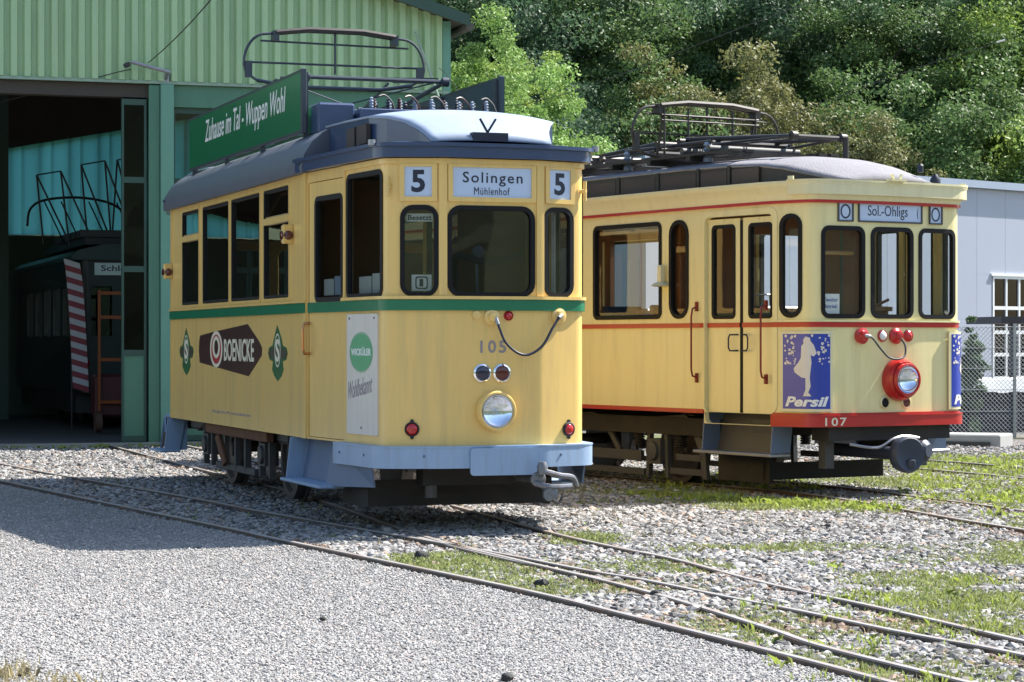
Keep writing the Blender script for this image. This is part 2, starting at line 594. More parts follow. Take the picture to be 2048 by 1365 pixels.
RAILM = M("rail_steel", (.055, .045, .04), rough=.6, metal=.2, var=.25, scale=3, dirt=(.16, .075, .04), dirt_amt=.8, dscale=2.5)
RAILT = M("rail_running_surface", (.31, .29, .275), rough=.5, metal=.25, var=.2, scale=4, dirt=(.22, .13, .09), dirt_amt=.7, dscale=1.4)
def rail(parent, pts, ztop=-.045):
    c = catmull([(x, y, 0) for x, y in pts], 8)
    def sweep(prof, name, mat, par):
        vs, fs = [], []
        n = len(prof)
        for i, p in enumerate(c):
            t = (c[min(i + 1, len(c) - 1)] - c[max(i - 1, 0)]).normalized()
            s = Vector((t.y, -t.x, 0))
            vs += [p + s * a + Vector((0, 0, z)) for a, z in prof]
        for i in range(len(c) - 1):
            for k in range(n):
                l = (k + 1) % n
                fs.append((i * n + k, i * n + l, (i + 1) * n + l, (i + 1) * n + k))
        fs.append(tuple(range(n))); fs.append(tuple(range((len(c) - 1) * n, len(c) * n)))
        return MB().add(vs, fs).build(name, mat, par, smooth=30)
    z = ztop - .004
    r = sweep([(-.03, z - .006), (.03, z - .006), (.032, z - .035), (.01, z - .05), (.01, z - .11), (.06, z - .13), (.06, z - .14), (-.06, z - .14), (-.06, z - .13), (-.01, z - .11), (-.01, z - .05), (-.032, z - .035)], "rail", RAILM, parent)
    sweep([(-.022, z - .005), (-.019, z), (.019, z), (.022, z - .005)], "running_surface", RAILT, r)
    return r
for a, b, lab in ((R2, R4, "rusty tram track leading out under the yellow tram"), (R1, R3, "tram track whose near rail edges the light gravel path"),
                  (R5, R6, "weed-grown tram track under the cream tram"), (R7, R8, "overgrown far track on the right beside the fence")):
    t = tag(empty("tram_track", (a[3][0], a[3][1], 0)), lab, "track", group="tram tracks in the yard")
    for r_ in (a, b):
        o = rail(t, [(x - a[3][0], y - a[3][1]) for x, y in r_])
# short guard rail at the frog
fg = tag(empty("guard_rail", (0, 0, 0)), "short rusty guard rail beside the crossing of two rails", "rail")
rail(fg, [(x * GS, y * GS) for x, y in ((-.86, 18.35), (-.2, 16.55), (.3, 15.35), (.62, 14.7))], -.05)

# ================================================================== GREEN DEPOT
HA = .32
HALL = tag(empty("tram_depot", (-5.35, 36, -.05), HA), "green corrugated metal tram depot with an open dark doorway", "building")
CLAD = M("green_corrugated_steel", (.37, .53, .30), rough=.3, var=.07, scale=1.2, dirt=(.26, .40, .24), dirt_amt=.4, dscale=.9, streak=True, rnd=.05)
FLASH = M("pale_green_flashing", (.26, .36, .28), rough=.4, var=.06)
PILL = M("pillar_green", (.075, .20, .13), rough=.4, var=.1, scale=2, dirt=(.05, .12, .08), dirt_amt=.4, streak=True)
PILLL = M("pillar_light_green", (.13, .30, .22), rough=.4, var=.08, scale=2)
DGRN = M("dark_green_steel", (.03, .075, .055), rough=.45, var=.15)
TURQ = M("turquoise_translucent_sheet", (.14, .50, .52), rough=.5, var=.08, scale=1.2, trans=.92, rnd=.12)
CONC = M("concrete_floor", (.10, .095, .09), rough=.85, var=.2, scale=2, bump=.1)
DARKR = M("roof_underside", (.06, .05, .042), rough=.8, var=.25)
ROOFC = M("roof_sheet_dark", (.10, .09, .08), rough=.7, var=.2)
GLD = glass("depot_door_glass", (.16, .2, .32), .45)
GLC = glass("depot_clear_glass", (.75, .85, .85), .6)
TE, TR0, TL = 4.57, -4.6, -13.7
def ztop(t): return 6.62 + .3 * (TE - t) if t > TR0 else 6.62 + .3 * (TE - TR0) - .3 * (TR0 - t)
def clad_panel(t0, n, zb, zt, y, name="cladding_panel", pitch=.2, fl=None):
    prof = []
    for k in range(n):
        x = t0 + k * pitch
        prof += [(x, 0), (x + .065, 0), (x + .09, -.075), (x + .175, -.075)]
    prof.append((t0 + n * pitch, 0))
    v = []
    for x, d in prof: v += [(x, y + d, zb), (x, y + d, zt(min(x, TE)))]
    f = [(2 * i, 2 * i + 2, 2 * i + 3, 2 * i + 1) for i in range(len(prof) - 1)]
    return MB().add(v, f).build(name, CLAD, HALL)
t = TE - .09
while t > TL:
    clad_panel(t - .8, 4, 5.50, ztop, 0)
    t -= .8
MB().box(TL, TE, -.06, .03, 5.455, 5.498).build("flashing", FLASH, HALL)
MB().box(TE - .1, TE + .03, -.055, .12, 0, 6.6).build("corner_trim", PILLL, HALL)
# roof slabs, front overhang, verge boards
for (ta, tb) in ((TE + .25, TR0), (TL - .25, TR0)):
    za, zb = (ztop(TE) - .075 if ta > 0 else ztop(TL) - .075), ztop(TR0)
    v = [(ta, -.35, za), (tb, -.35, zb), (tb, 16.4, zb), (ta, 16.4, za)]
    v += [(a, b, c + .1) for a, b, c in v]
    MB().add(v, [(0, 1, 2, 3), (7, 6, 5, 4), (0, 4, 5, 1), (1, 5, 6, 2), (2, 6, 7, 3), (3, 7, 4, 0)]).build("roof", ROOFC, HALL)
    MB().add([(ta, -.37, za - .05), (tb, -.37, zb - .05), (tb, -.37, zb + .13), (ta, -.37, za + .13), (ta, -.352, za - .05), (tb, -.352, zb - .05), (tb, -.352, zb + .13), (ta, -.352, za + .13)],
             [(0, 1, 2, 3), (7, 6, 5, 4), (0, 4, 5, 1), (3, 2, 6, 7), (0, 3, 7, 4), (1, 5, 6, 2)]).build("verge_board", DGRN, HALL)
MB().tube([(TE + .27, -.3, 6.5), (TE + .27, 16, 6.5)], .07, 10).build("gutter", ROOFC, HALL)
# walls, floor, back
MB().box(TE - .06, TE, .13, 16, 0, 6.62).build("side_wall", DGRN, HALL)
MB().box(TL, TL + .06, 0, 16, 0, 6.6).build("side_wall", DGRN, HALL)
MB().box(TL, TE, -.25, 16, -.12, .012).build("floor_slab", CONC, HALL)
MB().box(TL, TE, -.28, -.2, -.12, .03).build("threshold", M("threshold_steel", (.3, .3, .29), rough=.5, metal=.4, var=.2), HALL)
def zturq(t): return 5.75 + .19 * t
tb = TL + .1
MB().box(TL, TE, 15.0, 15.06, 0, 3.8).build("back_wall", DGRN, HALL)
v = []
k = 0
x = TL + .1
while x < TE - .3:
    w = .62
    z0, z1 = 3.82, min(zturq(x + w / 2), ztop(x) - .3)
    if z1 > z0 + .3:
        v = [(x, 15.0, z0), (x + w * .4, 15.03, z0), (x + w * .5, 14.98, z0), (x + w, 15.0, z0), (x, 15.0, zturq(x)), (x + w * .4, 15.03, zturq(x + w * .4)), (x + w * .5, 14.98, zturq(x + w * .5)), (x + w, 15.0, zturq(x + w))]
        MB().add(v, [(0, 1, 5, 4), (1, 2, 6, 5), (2, 3, 7, 6)]).build("light_panel", TURQ, HALL)
        MB().box(x - .012, x + .012, 15.02, 15.08, z0, z1).build("panel_joint", DGRN, HALL)
    x += w
v = [(TL, 15.1, zturq(TL)), (TE, 15.1, zturq(TE)), (TE, 15.1, 6.62), (TR0, 15.1, ztop(TR0)), (TL, 15.1, ztop(TL))]
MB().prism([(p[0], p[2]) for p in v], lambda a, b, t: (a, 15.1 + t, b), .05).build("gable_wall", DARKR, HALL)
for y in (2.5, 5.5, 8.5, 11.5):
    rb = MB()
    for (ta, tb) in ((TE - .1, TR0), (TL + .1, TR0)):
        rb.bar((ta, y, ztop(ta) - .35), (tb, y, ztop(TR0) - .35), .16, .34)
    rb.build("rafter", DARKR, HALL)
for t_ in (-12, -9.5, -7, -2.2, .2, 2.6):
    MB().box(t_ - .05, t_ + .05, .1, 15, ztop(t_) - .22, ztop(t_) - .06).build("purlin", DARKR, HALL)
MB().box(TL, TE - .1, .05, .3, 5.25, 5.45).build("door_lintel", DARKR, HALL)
for (tt, yy) in ((-1.1, 12.0), (-6, 12.0), (3.0, 8.0), (-10, 6)):
    MB().box(tt - .16, tt + .16, yy - .12, yy + .12, 0, ztop(tt) - .3).build("column", DGRN, HALL)
# pillar between the doorways
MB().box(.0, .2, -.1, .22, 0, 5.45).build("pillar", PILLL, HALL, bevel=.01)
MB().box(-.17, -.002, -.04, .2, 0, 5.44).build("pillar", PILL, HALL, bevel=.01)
def door_leaf(t0, t1, y, gm, low=PILL, zt=5.22, rz=0.0):
    f = MB()
    w = .035
    f.box(t0, t0 + w, y - .03, y + .03, .03, zt).box(t1 - w, t1, y - .03, y + .03, .03, zt)
    zz = [.03, 1.33, 2.6, 3.95, zt - .09]
    for z in zz: f.box(t0 + w, t1 - w, y - .028, y + .028, z, z + .09)
    d = f.build("door_leaf", DGRN, HALL)
    for i in range(4):
        if i == 0:
            MB().box(t0 + w, t1 - w, y - .012, y + .012, zz[0] + .09, zz[1]).build("door_panel", low, d)
        else:
            MB().box(t0 + w, t1 - w, y - .004, y + .004, zz[i] + .09, zz[i + 1]).build("pane", gm, d)
    return d
for k in range(3):
    door_leaf(-.575 + k * .03, -.2 - .01 * k, .05 + k * .1, GLD)
MB().box(.2, 4.4, .02, .2, 5.12, 5.45).build("door_header", PILL, HALL)
for k in range(7):
    door_leaf(.215 + k * .595, .8 + k * .595, .12, GLC, low=PILL, zt=5.12)

# dark works tram standing inside, its sign half hidden by the door
T3 = tag(empty("tram", (0, 0, 0)), "dark works tram standing inside the depot behind the doorway", "tram")
T3.matrix_world = Matrix.Translation((-5.35, 36, 0)) @ Matrix.Rotation(HA, 4, 'Z') @ Matrix.Translation((.37, 5.0, .02))
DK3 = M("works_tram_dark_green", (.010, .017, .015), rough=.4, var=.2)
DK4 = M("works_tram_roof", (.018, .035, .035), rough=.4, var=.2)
P3 = Path([(-.97, 8.5), (-.97, .25), (-.8, 0), (.8, 0), (.97, .25), (.97, 8.5)], {2: .08, 3: .08})
S3 = P3.S
h3 = [rrect(S3[1] - 1.2 - 1.3 * k, S3[1] - .2 - 1.3 * k, 1.55, 2.45, .05) for k in range(5)] + [rrect(S3[2] + .1 + .5 * k, S3[2] + .5 + .5 * k, 1.55, 2.45, .05) for k in range(3)]
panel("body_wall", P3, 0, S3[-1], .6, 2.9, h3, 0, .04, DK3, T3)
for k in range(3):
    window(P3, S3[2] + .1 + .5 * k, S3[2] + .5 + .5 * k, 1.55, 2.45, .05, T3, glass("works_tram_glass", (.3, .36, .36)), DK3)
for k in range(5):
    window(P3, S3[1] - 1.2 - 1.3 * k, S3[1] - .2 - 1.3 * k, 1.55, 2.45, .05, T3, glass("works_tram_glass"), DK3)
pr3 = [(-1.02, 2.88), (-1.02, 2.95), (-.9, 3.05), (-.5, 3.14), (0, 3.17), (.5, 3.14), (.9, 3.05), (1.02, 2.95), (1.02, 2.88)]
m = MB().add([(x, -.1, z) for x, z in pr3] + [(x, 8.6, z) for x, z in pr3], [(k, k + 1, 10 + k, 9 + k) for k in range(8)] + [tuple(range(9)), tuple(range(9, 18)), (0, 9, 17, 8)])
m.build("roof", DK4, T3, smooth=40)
sb = panel("sign_board", P3, S3[2] + .17, S3[2] + 1.43, 2.62, 2.83, [], .05, .03, M("sign_pale_turquoise", (.5, .62, .6), var=.05), T3)
text("lettering", P3, "Schleifwagen", S3[2] + .28, S3[2] + 1.32, 2.66, 2.79, .053, M("sign_ink", (.01, .012, .02)), sb, bold=.015)
REDL0 = M("red_lens_inside", (.5, .01, .01), rough=.15, var=.1)
MB().lathe([(.07, 0), (.06, .02), (.01, .035)], (-.78, -.01, 1.12), (0, -1, 0), 18).build("tail_light", REDL0, T3, smooth=50)
PNT3 = M("works_tram_pantograph", (.02, .022, .025), rough=.5, var=.2)
MB().box(-.7, .7, .6, 6, 3.17, 3.3).build("roof_gear", PNT3, T3)
for k in range(12):
    MB().box(-.8, .6, .5 + .3 * k, .6 + .3 * k, 3.3, 3.42).build("resistor_bank", PNT3, T3)
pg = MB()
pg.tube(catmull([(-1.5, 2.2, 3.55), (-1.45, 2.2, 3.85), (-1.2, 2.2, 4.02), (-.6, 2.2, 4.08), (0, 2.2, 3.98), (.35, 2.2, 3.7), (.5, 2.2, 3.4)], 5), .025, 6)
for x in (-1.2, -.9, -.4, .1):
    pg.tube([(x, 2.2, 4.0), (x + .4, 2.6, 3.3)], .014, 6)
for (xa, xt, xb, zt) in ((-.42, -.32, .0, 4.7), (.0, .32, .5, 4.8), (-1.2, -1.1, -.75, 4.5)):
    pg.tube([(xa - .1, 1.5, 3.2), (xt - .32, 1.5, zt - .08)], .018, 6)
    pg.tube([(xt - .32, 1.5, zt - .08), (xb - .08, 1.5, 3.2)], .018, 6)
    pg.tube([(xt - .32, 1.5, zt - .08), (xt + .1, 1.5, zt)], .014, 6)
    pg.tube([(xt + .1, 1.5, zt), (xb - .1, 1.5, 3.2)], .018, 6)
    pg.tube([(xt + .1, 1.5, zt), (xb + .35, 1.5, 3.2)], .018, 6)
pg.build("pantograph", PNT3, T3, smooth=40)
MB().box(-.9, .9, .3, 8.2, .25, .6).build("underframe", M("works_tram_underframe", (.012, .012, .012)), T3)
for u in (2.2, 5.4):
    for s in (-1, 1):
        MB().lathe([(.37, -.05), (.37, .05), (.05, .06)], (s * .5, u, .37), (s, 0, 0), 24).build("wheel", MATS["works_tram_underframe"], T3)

def hallw(t_, y_, z_):
    return HALL.matrix_basis @ Vector((t_, y_, z_)) if 0 else Matrix.Translation((-5.35, 36, 0)) @ Matrix.Rotation(HA, 4, 'Z') @ Vector((t_, y_, z_))
# red and white barrier plank leaning in the dark
BP = tag(empty("barrier_plank", hallw(-.68, 4.7, 0), HA), "red and white striped barrier plank upright in the dark doorway", "barrier")
SW = M("barrier_white", (.45, .44, .45), rough=.5, var=.08); SR = M("barrier_red", (.22, .03, .04), rough=.5, var=.1)
cl = lambda z: -.14 + .16 * (1 - (z - .63) / 2.2) ** .6 if z < 2.84 else -.14
MB().box(-.012, .012, .03, .055, 0.0, 2.6).build("post", M("barrier_post_dark", (.03, .03, .03)), BP)
for k in range(22):
    z0 = .66 + k * .1
    c0, c1 = cl(z0), cl(z0 + .1)
    m = MB().add([(c0 - .0, 0, z0 + .05), (c0 + .27, 0, z0 - .03), (c1 + .27, 0, z0 + .07), (c1, 0, z0 + .15), (c0, .02, z0 + .05), (c0 + .27, .02, z0 - .03), (c1 + .27, .02, z0 + .07), (c1, .02, z0 + .15)],
                 [(0, 1, 2, 3), (7, 6, 5, 4), (0, 4, 5, 1), (1, 5, 6, 2), (2, 6, 7, 3), (3, 7, 4, 0)])
    m.build("stripe", SW if k % 2 else SR, BP)
# orange hand pallet lifter
OR = M("lifter_orange", (.24, .06, .012), rough=.4, var=.15); LF = tag(empty("lift_truck", hallw(-.27, 3.4, 0), HA), "orange lift truck mast half hidden behind the folded door", "lift truck")
m = MB()
for x in (-.14, .3):
    m.box(x - .022, x + .022, -.03, .03, .35, 2.35)
for z in (.5, 1.2, 1.9, 2.3):
    m.box(-.14, .3, -.025, .025, z - .03, z + .03)
m.build("mast", OR, LF, bevel=.005)
MB().box(-.2, .38, .05, .6, .25, .95).build("body", M("lifter_red", (.07, .012, .012), var=.15), LF, bevel=.04)
for x in (-.16, .32):
    MB().lathe([(.17, -.05), (.17, .05), (.07, .06)], (x, .0, .17), (1, 0, 0), 20).build("wheel", M("lifter_wheel", (.10, .05, .03), rough=.8), LF, smooth=40)

# ================================================================== GREY HALL ON THE RIGHT
GH = tag(empty("industrial_hall", (2.44, 43.5, -.11), R(42.3)), "pale blue-grey metal hall behind the cream tram with white-framed windows", "building")
GP = M("pale_grey_cladding", (.38, .41, .50), rough=.45, var=.04, scale=.8, rnd=.03, dirt=(.38, .40, .46), dirt_amt=.5, dscale=.6, streak=True)
GT = M("hall_roof_trim", (.32, .38, .48), rough=.4, var=.05)
for k in range(20):
    a = k * 1.0
    if 10 <= k <= 13:
        MB().box(a + .004, a + .996, -.02, .08, 3.05, 4.86).build("wall_panel", GP, GH)
        MB().box(a + .004, a + .996, -.02, .08, 0, .75).build("wall_panel", GP, GH)
    else:
        MB().box(a + .004, a + .996, -.02, .08, 0, 4.86).build("wall_panel", GP, GH)
for k in range(9):
    MB().box(-.02, .08, .1 + k + .004, .1 + k + .996, 0, 4.86).build("wall_panel", GP, GH)
MB().box(0, 20, .085, .1, 0, 4.85).build("wall_core", M("hall_inner", (.2, .2, .2)), GH) if 0 else None
MB().box(-.15, 20.1, -.15, 9.2, 4.865, 5.02).build("roof", GT, GH)
MB().box(10, 14, .3, 8, .3, .34).build("inner_floor", CONC, GH)
MB().box(10, 14, 4, 4.1, .3, 4.8).build("inner_wall", DGRN, GH)
WF = M("white_window_frame", (.75, .76, .78), rough=.4, var=.04)
GLH = glass("hall_window_glass", (.22, .26, .34), .35)
for (a0, a1) in ((10.55, 12.0), (12.25, 13.7)):
    f = MB()
    z0, z1 = .8, 3.02
    for z in (z0, 1.3, 1.78, 2.3, z1 - .06):
        f.box(a0, a1, -.03, .05, z, z + .075)
    for x in np.linspace(a0, a1 - .06, 4):
        f.box(float(x), float(x) + .055, -.032, .052, z0, z1)
    w = f.build("window", WF, GH)
    xs_ = np.linspace(a0, a1 - .06, 4)
    for x0, x1 in zip(xs_[:-1], xs_[1:]):
        for zA, zB in ((.875, 1.3), (1.375, 1.78), (1.855, 2.3), (2.375, 2.96)):
            MB().box(float(x0) + .055, float(x1), .0, .01, zA, zB).build("pane", GLH, w)
    MB().box(a0 - .08, a1 + .08, -.06, .09, z1 + .0, z1 + .05).build("sill", WF, w)
for (x0, x1) in ((10.004, 10.52), (12.03, 12.22), (13.73, 13.996)):
    MB().box(x0, x1, -.02, .08, .752, 3.048).build("wall_panel", GP, GH)

# dark canopy, fence, pile under a sheet, platform slab
CN = tag(empty("canopy", (9.0, 45.0, -.11), R(8)), "thin dark flat canopy in front of the white-framed windows", "canopy")
DKM = M("dark_sheet_metal", (.02, .018, .02), rough=.5, var=.2)
MB().box(-.05, 5, -1, 1, 1.95, 2.08).build("roof", DKM, CN)
for x in (.2, 4.7):
    MB().box(x - .04, x + .04, -.9, -.82, 0, 1.95).build("post", DKM, CN)
FN = tag(empty("chain_link_fence", (6.6, 39.6, -.11), R(6)), "grey chain-link fence with wire mesh on the right", "fence")
WIRE = M("galvanised_wire", (.34, .35, .36), rough=.4, metal=.5, var=.1)
W_, H_ = 5.6, 1.86
for k in range(4):
    MB().cyl((k * 1.85, 0, -.1), (k * 1.85, 0, H_ + .05), .028, 10).build("post", WIRE, FN, smooth=40)
for z in (.08, .44, .8, 1.16, 1.5, H_):
    MB().tube([(0, 0, z), (W_, 0, z)], .006, 5).build("line_wire", WIRE, FN)
m = MB()
st_ = .075
k = -int(H_ / st_)
while k * st_ < W_:
    for sg in (0, 1):
        x0 = k * st_
        a = (x0, .05) if not sg else (x0, H_)
        b = (x0 + H_ - .05, H_) if not sg else (x0 + H_ - .05, .05)
        # clip
        pa, pb = a, b
        if pa[0] < 0:
            q = (0 - pa[0]) / (pb[0] - pa[0]); pa = (0, pa[1] + q * (pb[1] - pa[1]))
        if pb[0] > W_:
            q = (W_ - pa[0]) / (pb[0] - pa[0]); pb = (W_, pa[1] + q * (pb[1] - pa[1]))
        if pb[0] > pa[0] + .01:
            m.tube([(pa[0], .004 * (1 - 2 * sg), pa[1]), (pb[0], .004 * (1 - 2 * sg), pb[1])], .0048, 3, caps=False)
    k += 1
m.build("wire_mesh", WIRE, FN)["kind"] = "stuff"
PL = tag(empty("covered_pile", (9.2, 43.2, -.11), R(20)), "dark stacked load under a crumpled white plastic sheet behind the fence", "pile")
DKP = M("dark_stacked_timber", (.02, .022, .03), rough=.7, var=.4, scale=6)
for k in range(5):
    MB().box(-2.2 + .05 * (k % 2), 4 + .04 * (k % 3), -.7, .7, .02 + k * .17, .17 + k * .17).build("timber_layer", DKP, PL, bevel=.02)
gx, gy = np.meshgrid(np.linspace(-2.3, 4.1, 50), np.linspace(-.85, .85, 16))
gz = .93 + .05 * smooth_noise(gx * 2, gy * 3, 2.0, 5) + .025 * smooth_noise(gx * 4, gy * 6, 3.1, 8) - .22 * (np.abs(gy) > .74)
vv = np.stack([gx, gy, gz], -1).reshape(-1, 3)
MB().add(vv.tolist(), [(j * 50 + i, j * 50 + i + 1, (j + 1) * 50 + i + 1, (j + 1) * 50 + i) for j in range(15) for i in range(49)]).build("plastic_sheet", M("white_plastic_sheet", (.6, .62, .63), rough=.35, var=.12, scale=3), PL, smooth=25)
SLB = tag(empty("concrete_ledge", (6.3, 36.6, -.11), R(-28)), "low grey concrete ledge at the foot of the fence", "ledge")
MB().box(-1.6, 1.35, -.3, .4, -.1, .2).build("slab", M("ledge_concrete", (.34, .34, .33), rough=.85, var=.12, bump=.1), SLB, bevel=.02)
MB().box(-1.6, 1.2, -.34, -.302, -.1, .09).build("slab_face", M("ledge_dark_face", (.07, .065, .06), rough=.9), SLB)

# ================================================================== HILLSIDE AND TREES
hx_ = np.linspace(-60, 80, 40); hy_ = np.linspace(55, 150, 34)
HX, HY = np.meshgrid(hx_, hy_)
HZ = np.clip((HY - 57), 0, None) * .52 - .3 + smooth_noise(HX, HY, .15, 4) * 1.2 * (HY > 60)
vv = np.stack([HX, HY, HZ], -1).reshape(-1, 3)
me = bpy.data.meshes.new("hillside")
me.from_pydata(vv.tolist(), [], [(j * 40 + i, j * 40 + i + 1, (j + 1) * 40 + i + 1, (j + 1) * 40 + i) for j in range(33) for i in range(39)])
tag(link("hillside", me, M("forest_floor", (.03, .045, .018), rough=.95, var=.4, scale=.6), None, 60), "steep wooded hillside behind the yard", None, kind="structure")
# the valley's other side, unseen behind the viewpoint, added to darken window reflections
va = np.linspace(R(205), R(380), 60); vr = np.linspace(0, 1, 14)
VA, VRR = np.meshgrid(va, vr)
rad = 62 + 50 * VRR + 5 * smooth_noise(VA * 20, VRR * 3, 1.0, 6)
VX = rad * np.cos(VA) - 4; VY = rad * np.sin(VA) + 16
VZ = -.4 + 20 * VRR ** .8 + (2.2 * smooth_noise(VA * 60, VRR * 12, 1.0, 3) + 1.2 * smooth_noise(VA * 130, VRR * 30, 1.3, 5)) * (VRR > .02)
vv = np.stack([VX, VY, VZ], -1).reshape(-1, 3)
me = bpy.data.meshes.new("unseen_valley_side")
me.from_pydata(vv.tolist(), [], [(j * 60 + i, j * 60 + i + 1, (j + 1) * 60 + i + 1, (j + 1) * 60 + i) for j in range(13) for i in range(59)])
tag(link("unseen_valley_side", me, M("distant_forest", (.045, .065, .03), rough=.95, var=.6, scale=.35, bump=1.0, bscale=1.2), None, None), "unseen wooded far side of the valley, added for dark window reflections", None, kind="structure")
def hillz(x, y):
    return max(0, y - 57) * .52 - .2

def leaf_mat(name, col):
    return M(name, col, rough=.55, var=.45, scale=.9, trans=.35, detail=3, spec=.3)
LEAF = {"dark": leaf_mat("leaves_dark_green", (.07, .13, .055)), "mid": leaf_mat("leaves_mid_green", (.105, .175, .055)),
        "light": leaf_mat("leaves_light_green", (.20, .32, .08)), "lime": leaf_mat("leaves_yellow_green", (.25, .35, .075)),
        "olive": leaf_mat("leaves_olive", (.17, .175, .065)), "brown": leaf_mat("leaves_brown", (.13, .12, .07)), "blue": leaf_mat("leaves_blue_green", (.075, .135, .07))}
BARK = M("bark", (.06, .05, .042), rough=.9, var=.3, bump=.4)

def crown_mesh(name, seed, n_cl, n_lf, rx, rz, size, cl_r):
    r = np.random.RandomState(seed)
    u = r.normal(size=(n_cl, 3)); u /= np.linalg.norm(u, axis=1)[:, None]
    rad = r.uniform(.35, 1.0, n_cl) ** .5
    lump = 1 + .3 * np.sin(u[:, 0] * 4 + seed) + .28 * np.sin(u[:, 1] * 5 + seed * 2) + .2 * np.sin(u[:, 2] * 6)
    C = u * (rad * lump)[:, None] * np.array([rx, rx, rz])
    idx = np.repeat(np.arange(n_cl), n_lf)
    n = len(idx)
    off = r.normal(size=(n, 3)); off /= np.linalg.norm(off, axis=1)[:, None]
    off *= (r.uniform(.2, 1, n) ** .5 * cl_r * r.uniform(.6, 1.3, n_cl)[idx])[:, None]
    off[:, 2] *= .65
    P = C[idx] + off
    nrm = off / np.linalg.norm(off, axis=1)[:, None] * .3 + u[idx] * .35 + np.array([0, 0, .4]) + r.normal(size=(n, 3)) * .8
    nrm /= np.linalg.norm(nrm, axis=1)[:, None]
    a = np.cross(nrm, r.normal(size=(n, 3))); a /= np.linalg.norm(a, axis=1)[:, None]
    b = np.cross(nrm, a)
    s = size * r.uniform(.6, 1.35, n)[:, None]
    q = np.stack([P - a * s, P - b * s * .55 + nrm * s * .12, P + a * s, P + b * s * .55 + nrm * s * .12], 1).reshape(-1, 3)
    me = bpy.data.meshes.new(name)
    me.vertices.add(len(q)); me.vertices.foreach_set('co', q.ravel())
    me.loops.add(4 * n); me.loops.foreach_set('vertex_index', np.arange(4 * n))
    me.polygons.add(n); me.polygons.foreach_set('loop_start', np.arange(0, 4 * n, 4))
    me.update(); me.validate()
    me.materials.append(LEAF["mid"])
    return me
CROWNS = [crown_mesh("crown", 10 + k, 105, 340, 3.0, 3.6, .06, .78) for k in range(4)]
SMALL = [crown_mesh("crown", 40 + k, 80, 260, 1.5, 1.7, .046, .42) for k in range(2)]

def trunk_mesh(h, r, seed):
    rn = random.Random(seed)
    m = MB()
    pts = [Vector((rn.uniform(-.1, .1) * i, rn.uniform(-.1, .1) * i, h * i / 5)) for i in range(6)]
    m.tube(pts, [r * (1 - .15 * i) for i in range(6)], 8)
    for k in range(6):
        a = rn.uniform(0, 6.28); z = h * rn.uniform(.45, .95)
        p = Vector((0, 0, z)); d = Vector((math.cos(a), math.sin(a), .8)) * h * .28
        m.tube([p, p + d * .5, p + d + Vector((0, 0, .2))], [r * .4, r * .28, r * .1], 6)
    o = m.build("trunk", BARK, None, smooth=60)
    me = o.data
    bpy.data.objects.remove(o)
    return me
TRUNKS = [trunk_mesh(6.5, .22, k) for k in range(3)]
STR = [trunk_mesh(3.4, .09, 20 + k) for k in range(2)]
def tree(name, x, y, sc, kind, label, small=False, zc=None, base=None, rz=None, group=None):
    z = hillz(x, y) if base is None else base
    o = empty(name, (x, y, z), random.uniform(0, 6.28) if rz is None else rz)
    tag(o, label, "tree", group)
    tr = bpy.data.objects.new("trunk", random.choice(STR if small else TRUNKS)); COL.objects.link(tr); tr.parent = o
    cr = bpy.data.objects.new("crown", random.choice(SMALL if small else CROWNS)); COL.objects.link(cr); cr.parent = o
    cz = (3.3 if small else 6.0) if zc is None else zc - z
    cr.location = (0, 0, cz)
    cr.scale = (sc, sc, sc * random.uniform(.95, 1.15))
    tr.scale = (sc, sc, cz / (3.3 if small else 6.0))
    cr.material_slots[0].link = 'OBJECT'
    cr.material_slots[0].material = LEAF[kind]
    return o
random.seed(21)
KL = {"dark": "dark green", "mid": "mid green", "light": "light green", "lime": "bright yellow-green", "olive": "olive", "brown": "brown half-bare", "blue": "bluish green"}
rowspec = [  # y, z of crown centre, list of (x, kind, scale)
    (63, 5.6, [(-2.6, "blue", 1.0), (.4, "blue", .95), (2.9, "mid", .9), (5.0, "olive", .8), (6.9, "olive", .75), (9.6, "mid", .9), (12.2, "mid", 1.0), (15.2, "lime", 1.0), (18.6, "mid", 1.0)]),
    (68, 9.2, [(-3.6, "dark", 1.0), (-.6, "blue", 1.0), (2.3, "dark", 1.05), (5.0, "mid", .85), (7.4, "blue", .9), (9.7, "mid", .8), (11.8, "dark", 1.0), (14.6, "lime", 1.0), (17.8, "mid", 1.0), (21.5, "dark", 1.1)]),
    (74, 12.0, [(-4.2, "dark", 1.1), (-1.0, "mid", 1.0), (1.9, "blue", 1.0), (4.9, "mid", 1.0), (7.8, "dark", 1.0), (10.6, "mid", 1.0), (13.5, "mid", 1.05), (16.4, "lime", 1.0), (19.6, "light", 1.0), (23, "mid", 1.1)]),
    (82, 16.0, [(-3.0, "dark", 1.2), (.6, "dark", 1.2), (4.2, "blue", 1.2), (8.0, "dark", 1.2), (11.8, "mid", 1.2), (15.6, "dark", 1.2), (19.4, "mid", 1.2)]),
]
ordw = ["leftmost", "second from left", "third from left", "fourth from left", "fifth from left", "sixth from left", "seventh from left", "eighth from left", "ninth from left", "tenth from left"]
rown = ["lowest row", "second row", "third row", "top row"]
for ri, (y, zc, L_) in enumerate(rowspec):
    for i, (x, kind, sc) in enumerate(L_):
        tree("broadleaf_tree", x + random.uniform(-.3, .3), y + random.uniform(-1, 1), sc * 1.05, kind,
             "%s tree, %s in the %s of the hillside" % (KL[kind], ordw[i], rown[ri]), zc=zc + random.uniform(-.5, .5), group="trees on the hillside")
